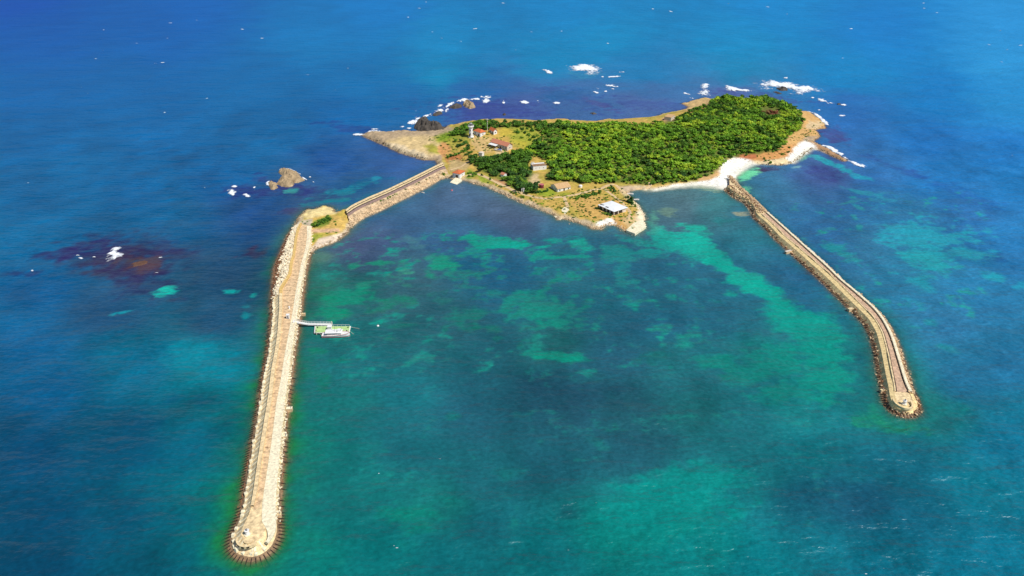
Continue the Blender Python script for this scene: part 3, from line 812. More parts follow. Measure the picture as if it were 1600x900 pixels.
PATCH = [
    # cx, cy, rx, ry, rotation, display colour, amount, raggedness
    (190, 402, 120, 42, 0, (54, 54, 92), 1.0, 0.45), (195, 418, 70, 30, 0, (72, 58, 80), 0.7, 0.6), (120, 392, 70, 12, -8, (54, 52, 100), 0.7, 0.9), (30, 427, 45, 6, -3, (50, 54, 106), 0.6, 0.9), (225, 440, 70, 30, 10, (50, 52, 92), 0.6, 0.8), (222, 413, 34, 12, 0, (98, 72, 64), 0.6, 0.9),
    (402, 396, 22, 11, 0, (70, 52, 84), 0.7, 1.0), (440, 300, 70, 8, 0, (58, 60, 116), 0.5, 1.0), (435, 288, 50, 7, 15, (54, 56, 118), 0.6, 1.0), (385, 300, 40, 9, 0, (48, 52, 116), 0.5, 1.0),
    (264, 456, 17, 7, -10, (26, 176, 160), 0.62, 1.0), (250, 461, 13, 5, 10, (26, 166, 156), 0.5, 1.0), (196, 487, 22, 2.4, -12, (24, 140, 158), 0.7, 1.0), (362, 456, 15, 5, 0, (22, 158, 156), 0.8, 1.0), (396, 464, 8, 6, -40, (26, 158, 150), 0.7, 1.0), (384, 490, 8, 12, 20, (26, 130, 140), 0.6, 1.0),
    (320, 560, 80, 28, 5, (14, 126, 146), 0.6, 0.5), (210, 555, 60, 24, -10, (20, 108, 140), 0.5, 0.6), (160, 525, 40, 8, -20, (24, 112, 146), 0.5, 0.8), (310, 625, 60, 14, 0, (20, 82, 116), 0.45, 0.6), (225, 660, 50, 18, 0, (22, 78, 112), 0.45, 0.7), (250, 770, 60, 40, 0, (14, 104, 122), 0.4, 0.6),
    (455, 299, 12, 4.5, -8, (58, 134, 138), 0.9, 0.5), (540, 298, 46, 7, -14, (40, 118, 140), 0.85, 1.0), (510, 316, 44, 6, -8, (40, 116, 132), 0.75, 1.0), (575, 283, 34, 5, -10, (36, 112, 146), 0.6, 1.0), (640, 283, 28, 3.5, -24, (52, 156, 156), 0.9, 0.9), (616, 296, 16, 3, -24, (46, 146, 150), 0.7, 0.9), (588, 278, 8, 3, 0, (44, 124, 152), 0.8, 0.8), (470, 330, 30, 8, 0, (78, 68, 104), 0.6, 1.0), (500, 320, 30, 5, 0, (84, 68, 100), 0.4, 1.0),
    (790, 379, 75, 11, 3, (36, 152, 132), 0.85, 1.0), (805, 384, 30, 6, 0, TEAL, 0.8, 0.9), (905, 382, 28, 11, 10, (38, 160, 142), 0.8, 0.9), (858, 376, 30, 5, 0, (38, 150, 138), 0.7, 1.0), (880, 402, 48, 4, -3, (36, 152, 134), 0.8, 0.9), (838, 400, 14, 6, -30, (36, 150, 134), 0.7, 0.9), (845, 386, 18, 4, 0, TEAL, 0.7, 0.9),
    (690, 412, 26, 14, 20, (40, 150, 124), 0.8, 1.0), (715, 430, 36, 9, -5, (44, 134, 124), 0.75, 1.0), (672, 428, 14, 8, 30, (42, 140, 118), 0.7, 1.0), (652, 384, 26, 8, 35, (72, 120, 134), 0.5, 1.0),
    (592, 411, 24, 5, 0, (46, 142, 118), 0.7, 1.0), (553, 415, 9, 5, 0, (44, 140, 116), 0.7, 1.0), (566, 446, 13, 7, -10, (38, 148, 120), 0.8, 0.9), (638, 427, 16, 3, -4, (66, 150, 128), 0.7, 1.0), (606, 441, 10, 3, 20, (60, 140, 122), 0.6, 1.0), (640, 447, 20, 4, 20, (60, 136, 120), 0.5, 1.0), (508, 447, 10, 4, -20, (46, 134, 108), 0.6, 1.0),
    (545, 467, 44, 11, -4, (34, 142, 116), 0.85, 0.9), (522, 490, 30, 11, 0, (30, 142, 112), 0.85, 0.8), (510, 468, 16, 6, 0, (36, 146, 110), 0.7, 0.9), (620, 469, 34, 9, -15, (44, 130, 112), 0.6, 1.0), (600, 480, 36, 6, -20, (42, 128, 110), 0.5, 1.0), (497, 548, 15, 8, 0, (30, 128, 104), 0.7, 0.8), (520, 564, 24, 4, 0, (28, 124, 112), 0.6, 0.9), (625, 508, 26, 5, -10, (40, 120, 112), 0.6, 1.0), (505, 600, 14, 20, 0, (30, 120, 100), 0.5, 0.8),
    (860, 486, 68, 36, 10, (38, 138, 124), 0.8, 1.0), (862, 500, 30, 12, 0, (30, 150, 128), 0.7, 0.9), (842, 503, 14, 7, 20, (30, 152, 130), 0.7, 0.9), (800, 472, 30, 12, -35, (38, 142, 130), 0.75, 0.9), (775, 458, 22, 8, 0, (44, 128, 128), 0.6, 1.0), (735, 492, 30, 16, 0, (40, 124, 116), 0.6, 1.0), (760, 515, 44, 14, 10, (36, 122, 110), 0.6, 1.0), (690, 470, 24, 12, 20, (48, 122, 116), 0.5, 1.0),
    (880, 558, 50, 9, 4, (28, 148, 126), 0.9, 0.6), (620, 530, 14, 5, 0, (34, 132, 114), 0.5, 0.9), (730, 448, 30, 3, 4, (44, 126, 124), 0.6, 1.0),
    (1085, 382, 34, 26, 25, (36, 180, 158), 0.95, 0.5), (1045, 378, 40, 17, 5, (38, 166, 150), 0.85, 0.9), (1015, 395, 40, 10, 0, (42, 140, 138), 0.7, 1.0), (1115, 392, 26, 8, 22, (36, 168, 150), 0.8, 0.9), (1082, 355, 24, 7, 10, (44, 166, 146), 0.7, 1.0), (1030, 362, 20, 9, 20, (48, 158, 142), 0.7, 1.0), (965, 395, 36, 14, 12, (44, 138, 136), 0.75, 0.9), (972, 430, 16, 18, -15, (44, 136, 138), 0.8, 0.7), (985, 441, 17, 5, -6, (44, 142, 140), 0.7, 0.8), (1000, 376, 36, 8, 10, (46, 144, 138), 0.6, 1.0),
    (1128, 415, 40, 13, 20, (32, 168, 148), 0.9, 0.8), (1172, 442, 42, 17, 25, (30, 172, 150), 0.95, 0.7), (1140, 458, 12, 8, 0, (34, 150, 138), 0.6, 0.9), (1215, 470, 40, 18, 35, (28, 166, 146), 0.9, 0.7), (1240, 500, 56, 30, 35, (26, 156, 140), 0.9, 0.7), (1285, 545, 48, 46, 20, (26, 152, 136), 0.9, 0.6), (1220, 560, 62, 24, 0, (28, 142, 128), 0.75, 0.9), (1300, 596, 46, 34, 0, (26, 146, 130), 0.85, 0.7), (1170, 580, 60, 24, 0, (30, 130, 120), 0.65, 0.8), (1225, 612, 60, 22, 0, (28, 132, 122), 0.7, 0.8), (1120, 565, 44, 12, 0, (30, 134, 122), 0.7, 0.8), (1030, 556, 30, 8, 0, (36, 116, 114), 0.5, 1.0), (1400, 660, 56, 18, 8, (34, 132, 104), 0.75, 0.6), (1370, 640, 16, 20, 0, (34, 134, 112), 0.7, 0.6),
    (1130, 345, 26, 8, 0, (52, 122, 126), 0.6, 1.0), (1125, 382, 20, 4, 25, (50, 108, 128), 0.5, 1.0),
    (1165, 333, 30, 4.5, -3, (146, 150, 128), 0.75, 0.8), (1042, 330, 20, 9, 10, (104, 132, 120), 0.7, 0.9), (1020, 342, 12, 18, 0, (90, 150, 132), 0.6, 0.8),
    (1165, 273, 22, 8, -20, (112, 204, 156), 0.95, 0.6), (1164, 300, 8, 11, 25, (104, 190, 150), 0.9, 0.7), (1110, 295, 40, 4, 8, (140, 160, 130), 0.5, 0.9), (1160, 287, 12, 3, 0, (80, 110, 130), 0.6, 0.9), (1255, 246, 10, 4, -30, (100, 160, 150), 0.6, 0.9),
    (1198, 264, 32, 5, 0, (74, 54, 84), 0.8, 0.7), (1290, 272, 40, 13, 8, (66, 68, 128), 0.6, 0.8), (1270, 243, 16, 4, 10, (70, 150, 158), 0.6, 1.0), (1300, 256, 40, 4, 24, (48, 140, 160), 0.8, 1.0), (1340, 276, 24, 4, 14, (44, 136, 166), 0.7, 1.0), (1345, 300, 30, 4, 10, (48, 130, 152), 0.6, 1.0), (1380, 310, 20, 4, 15, (46, 134, 160), 0.5, 1.0), (1243, 261, 10, 3, -10, (110, 150, 160), 0.5, 1.0),
    (1318, 318, 24, 3, -12, (52, 132, 146), 0.65, 1.0), (1345, 326, 24, 4, 26, (48, 136, 150), 0.65, 1.0), (1240, 325, 14, 6, 0, (56, 126, 140), 0.6, 1.0), (1310, 392, 38, 8, 26, (44, 138, 148), 0.8, 0.9), (1342, 355, 8, 6, 20, (46, 138, 148), 0.7, 0.8), (1300, 358, 18, 3, 10, (52, 126, 144), 0.6, 1.0), (1255, 375, 10, 8, 40, (60, 134, 140), 0.6, 1.0), (1335, 340, 8, 4, 30, (50, 138, 148), 0.6, 1.0),
    (1455, 370, 76, 22, 4, (42, 142, 164), 0.8, 0.9), (1450, 405, 50, 20, 10, (40, 144, 156), 0.75, 0.9), (1510, 395, 50, 14, 10, (42, 140, 162), 0.65, 1.0), (1440, 440, 26, 24, 0, (40, 136, 156), 0.6, 1.0), (1550, 432, 20, 9, 10, (38, 142, 164), 0.7, 0.9), (1400, 358, 30, 12, 0, (44, 138, 160), 0.6, 1.0), (1455, 505, 20, 8, 30, (40, 134, 150), 0.5, 1.0), (1590, 448, 14, 8, 0, (36, 140, 170), 0.6, 0.9), (1480, 545, 14, 5, 15, (36, 130, 146), 0.5, 1.0), (1475, 385, 18, 6, 20, (50, 98, 150), 0.7, 0.9), (1555, 405, 20, 8, 10, (44, 98, 158), 0.7, 0.9),
    (1045, 790, 120, 60, -8, (22, 142, 134), 0.75, 0.5), (1080, 745, 50, 16, 0, (26, 130, 124), 0.6, 0.8), (640, 808, 54, 24, 0, (26, 130, 116), 0.6, 0.7), (700, 780, 44, 14, 10, (28, 122, 114), 0.5, 0.8), (795, 740, 30, 14, 0, (30, 112, 114), 0.5, 0.8), (708, 650, 14, 9, 0, (34, 116, 116), 0.6, 0.7), (727, 668, 8, 6, 0, (34, 114, 116), 0.5, 0.7), (808, 650, 16, 8, 0, (34, 112, 116), 0.6, 0.7), (570, 700, 40, 18, 0, (28, 114, 112), 0.4, 0.8), (890, 610, 120, 34, 3, (38, 72, 96), 0.55, 0.6), (740, 590, 50, 26, 0, (38, 78, 102), 0.4, 0.7), (1000, 690, 60, 20, 0, (38, 78, 98), 0.5, 0.8), (890, 800, 30, 14, 0, (34, 80, 98), 0.5, 0.8), (680, 800, 16, 14, 0, (34, 92, 102), 0.5, 0.8), (930, 690, 26, 6, 20, (36, 108, 116), 0.5, 0.8), (930, 590, 60, 8, 0, (36, 98, 108), 0.4, 1.0),
    (1330, 780, 70, 30, 0, (32, 82, 108), 0.5, 0.6), (1480, 660, 14, 24, 0, (30, 98, 112), 0.5, 0.8), (1460, 665, 50, 8, -10, (32, 92, 108), 0.5, 0.8), (1500, 640, 20, 14, 0, (30, 126, 126), 0.5, 0.8), (1360, 740, 40, 16, 0, (28, 112, 124), 0.4, 0.8), (1170, 570, 22, 8, 0, (36, 108, 114), 0.6, 0.9), (1278, 570, 10, 6, 0, (34, 112, 114), 0.6, 0.8), (1348, 560, 16, 50, -10, (36, 98, 118), 0.6, 0.7), (1320, 500, 10, 40, -50, (42, 98, 120), 0.5, 0.8), (1160, 500, 50, 26, 20, (42, 98, 122), 0.5, 0.8),
    (760, 172, 110, 18, 2, (66, 68, 138), 0.5, 0.8), (900, 155, 60, 14, 15, (72, 86, 152), 0.4, 1.0), (930, 160, 26, 5, 22, (104, 96, 150), 0.4, 1.0), (1300, 212, 26, 14, 30, (84, 68, 126), 0.6, 0.8), (1190, 152, 80, 8, 6, (84, 84, 146), 0.5, 0.9), (1040, 165, 80, 10, 4, (76, 80, 148), 0.4, 1.0), (545, 200, 70, 6, 10, (50, 60, 128), 0.5, 1.0), (1400, 262, 60, 6, 20, (62, 80, 146), 0.35, 1.0), (1510, 305, 90, 10, 22, (44, 84, 164), 0.3, 1.0), (880, 150, 40, 8, 0, (40, 112, 158), 0.4, 1.0), (915, 117, 30, 6, 0, (60, 130, 160), 0.4, 1.0),
]
sea_sheet()

# ------------------------------------------------------------------ rubble: many angular stones as one mesh
def ico():
    bm = bmesh.new(); bmesh.ops.create_icosphere(bm, subdivisions=1, radius=1.0)
    v = np.array([p.co[:] for p in bm.verts]); f = np.array([[q.index for q in t.verts] for t in bm.faces])
    bm.free()
    return v, f


ICO_V, ICO_F = ico()


def stones(pts, size, seed=0, flat=0.7):
    """pts (n,3), size (n,) -> vertex and face arrays of angular boulders"""
    r = np.random.default_rng(seed)
    n = len(pts); k = len(ICO_V)
    V = np.tile(ICO_V, (n, 1, 1))
    V = np.clip(V * r.uniform(0.75, 1.25, (n, k, 1)), -0.85, 0.85)
    V = V * r.uniform(0.7, 1.3, (n, 1, 3)) * np.array([1, 1, flat])
    a = r.uniform(0, 6.283, n); ca, sa = np.cos(a)[:, None], np.sin(a)[:, None]
    x, y = V[..., 0] * ca - V[..., 1] * sa, V[..., 0] * sa + V[..., 1] * ca
    t = r.normal(0, 0.3, n)[:, None]
    z = V[..., 2] + x * t
    W = np.stack([x, y, z], -1) * size[:, None, None] + pts[:, None, :]
    Fc = (ICO_F[None] + (np.arange(n) * k)[:, None, None]).reshape(-1, 3)
    return W.reshape(-1, 3), Fc


def rubble(name, pts, size, mat, label, loc=None, parent=None, seed=0):
    v, f = stones(np.asarray(pts, float), np.asarray(size, float), seed)
    if loc is not None:
        v = v - np.array(loc)
    o = link(name, np_mesh(name, v, f, mat), parent)
    if parent is None:
        tag(o, label, None, None, 'stuff')
    else:
        o['kind'] = 'stuff'
    return o


# ------------------------------------------------------------------ the two long breakwaters
def normals(W):
    t = np.gradient(W, axis=0)
    t /= np.linalg.norm(t, axis=1)[:, None] + 1e-9
    n = np.stack([-t[:, 1], t[:, 0]], 1)
    return smooth(n, 6) / (np.linalg.norm(smooth(n, 6), axis=1)[:, None] + 1e-9)


def ring(W, n, d, z):
    d = np.broadcast_to(d, len(W)); z = np.broadcast_to(z, len(W))
    p = W + n * d[:, None]
    return np.column_stack([p, z])


def loft(rings):
    R = np.stack(rings, 0)
    k, m = R.shape[:2]
    idx = np.arange(k * m).reshape(k, m)
    f = np.stack([idx[:-1, :-1], idx[:-1, 1:], idx[1:, 1:], idx[1:, :-1]], -1).reshape(-1, 4)
    return R.reshape(-1, 3), f


def strip(name, A, B, mat, root, loc, thick=None):
    """a ribbon between two polylines (rings); with thick it is a closed slab standing that high above its foot"""
    if thick is None:
        v, f = loft([A, B])
    else:
        lo = np.array([0, 0, thick])
        v, f = loft([A - lo, A, B, B - lo, A - lo])
    return link(name, np_mesh(name, v - np.array(loc), f, mat), root)


def blend3(py, side_l, head, side_r, t):
    """value along the outline: t = 0 left flank, 1 head, 2 right flank"""
    return np.where(t < 1, side_l * (1 - t) + head * t, head * (2 - t) + side_r * (t - 1))


def outline_param(W, nl_px, nr_px):
    """0 on the left flank, rising to 1 round the head, to 2 on the right flank"""
    h0 = gpoly([nl_px])[0]; h1 = gpoly([nr_px])[0]
    i0 = int(np.argmin(np.linalg.norm(W - h0, axis=1))); i1 = int(np.argmin(np.linalg.norm(W - h1, axis=1)))
    i = np.arange(len(W))
    return np.interp(i, [i0 - 6, i0 + 3, i1 - 3, i1 + 6], [0, 1, 1, 2]), i0, i1


def beam_quad(p, q, wdt, h):
    """a thin box from p to q (arrays of 3)"""
    p, q = np.array(p), np.array(q)
    d = q - p; d[2] = 0; d /= np.linalg.norm(d) + 1e-9
    s = np.array([-d[1], d[0], 0]) * wdt / 2
    u = np.array([0, 0, h])
    return [p - s, p + s, q + s, q - s, p - s + u, p + s + u, q + s + u, q - s + u], [(3, 2, 1, 0), (4, 5, 6, 7), (0, 1, 5, 4), (1, 2, 6, 5), (2, 3, 7, 6), (3, 0, 4, 7)]


# --- west breakwater
def west_breakwater():
    W = WL; n = normals(W); M_ = len(W)
    px, py = to_px(W[:, 0], W[:, 1], 0)
    t, i0, i1 = outline_param(W, (366, 822), (438, 818))
    loc = (float(gp(398, 850)[0]), float(gp(398, 850)[1]), 0.0)
    root = empty('breakwater', loc)
    tag(root, 'long straight pale stone breakwater from the rocky headland, ending in the larger round head', 'breakwater')
    kL = np.interp(py, [355, 380, 410, 440, 462], [1.1, 1.5, 2.1, 1.9, 1.0])
    wet_in = blend3(py, 0.9 * kL, 1.1, 0.55, t)
    mid = blend3(py, 2.1 * kL, 2.3, 0.85, t)
    crest = blend3(py, 4.1 * kL, 4.0, 1.1, t)
    zc = blend3(py, 3.1, 2.7, 2.75, t)
    zm = blend3(py, 1.2, 1.2, 2.2, t); zw = blend3(py, 0.55, 0.5, 0.8, t)
    wob = (fbm(W[:, 0] / 2.0, W[:, 1] / 2.0, 90, 3) - 0.5)
    # foot under the water and wet band
    v, f = loft([ring(W, n, -6.5, -2.9), ring(W, n, -3.0 + wob, -1.2), ring(W, n, -1.2 + wob, -0.38), ring(W, n, 0 + wob, 0.08), ring(W, n, wet_in + wob * .6, zw)])
    link('toe', np_mesh('toe', v - np.array(loc), f, M['apron']), root)
    v, f = loft([ring(W, n, wet_in + wob * .6, zw), ring(W, n, mid, zm), ring(W, n, crest, zc)])
    link('slope', np_mesh('slope', v - np.array(loc), f, M['concrete']), root)
    # deck between the two crests
    C = ring(W, n, crest, zc)
    half = M_ // 2
    v, f = loft([C[:half], C[::-1][:half]])
    v[:, 2] = np.minimum(v[:, 2], 2.7)
    link('deck', np_mesh('deck', v - np.array(loc), f, M['concrete']), root)
    # parapet along the sea side, roadway beside it, pale strip on the harbour side
    L = slice(0, i0 - 2)
    w = np.interp(py, [400, 460, 640, 780, 830], [1.0, 1.2, 1.3, 1.0, 0.6])
    ku = int(np.argmin(np.abs(py[:i0] - 470)))
    for sl_, mt in ((slice(0, ku + 1), 'lichen_concrete'), (slice(ku, i0 - 2), 'concrete')):
        strip('parapet', ring(W, n, crest - .1, zc + 0.45)[sl_], ring(W, n, crest + w, zc + 0.5)[sl_], M[mt], root, loc, 1.1)
    Rr = W[::-1]; nr = n[::-1]; cr = crest[::-1]
    # opposite points
    A, B = [], []
    for i in range(0, i0 - 1):
        j = int(np.argmin(np.linalg.norm(Rr[: M_ - i1 + 4] - W[i], axis=1)))
        a = W[i] + n[i] * (crest[i] + w[i] + .15); b = Rr[j] + nr[j] * (cr[j] + np.interp(py[i], [360, 400, 470, 560, 700, 800], [2.2, 1.4, 1.9, 2.3, 2.9, 3.7]))
        A.append(a); B.append(b)
    A = smooth(np.array(A), 8); B = smooth(np.array(B), 8)
    zz = np.full(len(A), 2.76)
    strip('roadway', np.column_stack([A, zz]), np.column_stack([B, zz]), M['road'], root, loc)
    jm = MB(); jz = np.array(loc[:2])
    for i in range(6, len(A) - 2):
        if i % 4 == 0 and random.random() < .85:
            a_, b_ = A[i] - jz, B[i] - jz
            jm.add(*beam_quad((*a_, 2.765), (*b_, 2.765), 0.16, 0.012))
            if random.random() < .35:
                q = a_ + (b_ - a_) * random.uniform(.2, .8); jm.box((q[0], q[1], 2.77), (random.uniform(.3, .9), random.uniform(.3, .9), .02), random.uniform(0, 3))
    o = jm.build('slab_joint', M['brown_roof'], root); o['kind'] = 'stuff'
    R_ = slice(i1 - 9, M_)
    wr = np.interp(py, [360, 400, 470, 560, 700, 800], [2.2, 1.4, 1.9, 2.3, 2.9, 3.7]) * np.clip((np.arange(M_) - (i1 - 10)) / 9.0, .25, 1)
    strip('quay_edge', ring(W, n, 0.95, 2.92)[R_], ring(W, n, 1.05 + wr, 2.84)[R_], M['white_concrete'], root, loc, 0.5)
    # dark joints of the apron slabs fanning out under the water
    mb_near, mb = [], MB()
    near = 0
    for i in range(i0 - 120, i1 + 60):
        if i < 0 or i >= M_ - 1:
            continue
        if py[i] < 470: continue
        hd = 1.0 if i0 - 4 <= i <= i1 + 4 else 0.0
        if i >= i1 + 4 and i % 2: continue
        if not hd and random.random() < .25: continue
        ln = (4.6 if hd else (3.2 if i < i0 else 2.4)) * random.uniform(0.45, 1.2)
        inn = 0.5 if hd else 0.2
        p = W[i] - n[i] * ln; q = W[i] + n[i] * inn
        zo = -0.34 * ln + 0.16
        b = beam_quad((*(p - np.array(loc[:2])), zo), (*(q - np.array(loc[:2])), 0.42), 0.17 if hd else 0.15, 0.2)
        if i0 - 22 <= i <= i1 + 22 and near < 96:
            m1 = MB(); m1.add(*b); m1.build('apron_joint', M['dark_band'], root); near += 1
        else:
            mb.add(*b)
    o = mb.build('apron_joint', M['dark_band'], root); o['kind'] = 'stuff'
    # cross walls of the sea side, between the crest blocks
    ribs = MB()
    blocks = []
    s = np.concatenate([[0], np.cumsum(np.linalg.norm(np.diff(W, axis=0), axis=1))])
    start = s[int(np.argmin(np.abs(py[:i0] - 468)))]; end = s[min(i1 - 10, M_ - 1)]
    sv = start
    while sv < end:
        i = int(np.searchsorted(s, sv))
        c = W[i] + n[i] * (wet_in[i] + 0.55)
        blocks.append((c[0], c[1], zw[i], math.atan2(n[i, 1], n[i, 0])))
        a = W[i] + n[i] * (wet_in[i] + 1.0); b = W[i] + n[i] * (crest[i] - .1)
        ribs.add(*beam_quad((*(a - np.array(loc[:2])), zw[i] + .4), (*(b - np.array(loc[:2])), zc[i] - random.uniform(.25, .5)), random.uniform(.35, .6), random.uniform(.25, .42)))
        sv += random.uniform(1.95, 2.75)
    o = ribs.build('buttress', M['white_concrete'], root); o['kind'] = 'stuff'
    # head: curved wall with three dark openings
    cx, cy = gp(389, 843, 2.7)
    arc = []
    for k in range(0, 19):
        a = math.radians(178 + k * 8.5)
        arc.append((cx + 2.9 * math.cos(a), cy + 2.9 * math.sin(a)))
    arc = np.array(arc); out = np.array([[cx, cy]]) + (arc - [cx, cy]) * 1.16
    zz = np.full(len(arc), 3.5)
    strip('curved_wall', np.column_stack([out, zz]), np.column_stack([arc, zz]), M['concrete'], root, loc, 0.85)
    for k in (6, 9, 12):
        a = math.radians(178 + (k + .5) * 8.5)
        m1 = MB(); m1.box((cx + 3.35 * math.cos(a) - loc[0], cy + 3.35 * math.sin(a) - loc[1], 3.1), (0.12, 0.75, 0.55), a)
        m1.build('dark_panel', M['dark_band'], root)
    for r0, r1, z, mt in ((1.0, 1.5, 2.80, 'concrete'),):
        m1 = MB(); m1.lathe([(r1, 2.6), (r1, z), (r0, z + .05)], 18, (cx - loc[0], cy - loc[1], 0)); m1.build('round_base', M[mt], root)
    return root, blocks, (W, n, t, py, crest, zc, i0, i1)


wb_root, wb_blocks, WBG = west_breakwater()


def block_mesh():
    bm = bmesh.new(); bmesh.ops.create_cube(bm, size=1.0)
    for p in bm.verts:
        p.co.z += 0.5
        if p.co.z > 0.5:
            p.co.x *= 0.84; p.co.y *= 0.84
    bmesh.ops.bevel(bm, geom=bm.edges[:], offset=0.06, segments=1, affect='EDGES')
    me = bpy.data.meshes.new('concrete_block'); bm.to_mesh(me); bm.free(); me.materials.append(M['white_concrete'])
    return me


bmesh_block = block_mesh()
proto = None
for k, (x, y, z, a) in enumerate(wb_blocks):
    if proto is None:
        proto = link('concrete_block', bmesh_block); o = proto
        tag(o, 'white concrete block in the row along the seaward foot of the long breakwater', 'concrete block', 'concrete blocks along the long breakwater')
    else:
        o = copy_tree(proto)
    o.location = (x + random.uniform(-.3, .3), y + random.uniform(-.15, .15), z - random.uniform(.1, .3))
    o.rotation_euler = (random.uniform(-.16, .16), random.uniform(-.16, .16), a + random.uniform(-.35, .35))
    s_ = random.uniform(0.72, 1.15)
    o.scale = (1.15 * s_, 1.15 * s_, 1.15 * s_)

# armour stones where the breakwater leaves the headland, and rubble along both feet
W, n, t, py, crest, zc, i0, i1 = WBG
pts, sz, pts2, sz2, pts3, sz3 = [], [], [], [], [], []
for i in range(0, i0):
    if py[i] < 470:
        for _ in range(16):
            d = random.uniform(0.5, crest[i] - 0.3); jit = random.uniform(-.6, .6)
            p = W[i] + n[i] * d; tz = 0.1 + (zc[i] - 0.2) * (d / crest[i]) ** 0.8
            q = (p[0] + jit * .7, p[1] + jit, tz)
            if d < 0.34 * crest[i] + random.uniform(-.8, .8):
                pts2.append(q); sz2.append(random.uniform(0.3, 0.65))
            else:
                pts.append(q); sz.append(random.uniform(0.35, 0.75))
    for _ in range(5):
        d = random.uniform(-2.2, 0.9); p = W[i] + n[i] * d
        pts2.append((p[0] + random.uniform(-.5, .5), p[1] + random.uniform(-.6, .6), 0.35 * d if d < 0 else 0.4 * d)); sz2.append(random.uniform(0.2, 0.45))
for i in range(i1, len(W)):
    up = py[i] < 640
    for _ in range(7 if up else 3):
        d = random.uniform(0.2, 2.2 if up else 1.2); p = W[i] + n[i] * d
        pts3.append((p[0] + random.uniform(-.3, .3), p[1] + random.uniform(-.6, .6), min(2.85, 0.2 + 2.6 * d))); sz3.append(random.uniform(0.22, 0.5))
    for _ in range(4):
        d = random.uniform(-1.8, 0.4); p = W[i] + n[i] * d
        pts2.append((p[0] + random.uniform(-.5, .5), p[1] + random.uniform(-.6, .6), 0.35 * d)); sz2.append(random.uniform(0.2, 0.4))
order = np.argsort(-np.array(sz))[:160]
amesh = []
for k in range(6):
    v, f = stones(np.zeros((1, 3)), np.ones(1), 300 + k)
    amesh.append(np_mesh('armour_boulder', v, f, M['white_armour']))
for k, i in enumerate(order):
    o = link('armour_boulder', amesh[k % 6])
    tag(o, 'bleached armour boulder on the seaward slope where the long breakwater leaves the headland', 'boulder', 'armour boulders of the long breakwater')
    o.location = pts[i]; o.rotation_euler = (0, 0, random.uniform(0, 6.28)); o.scale = (sz[i] * 1.1,) * 3
rest = [i for i in range(len(pts)) if i not in set(order.tolist())]
rubble('armour_rubble', [pts[i] for i in rest], [sz[i] for i in rest], M['white_armour'], 'bleached armour stones packed on the seaward slope beside the headland', seed=1)
rubble('weedy_rubble', pts2, sz2, M['brown_armour'], 'brown weedy stones along the waterline of the long breakwater', seed=2)
rubble('quay_rubble', pts3, sz3, M['white_armour'], 'pale stones along the harbour edge of the long breakwater', seed=3)


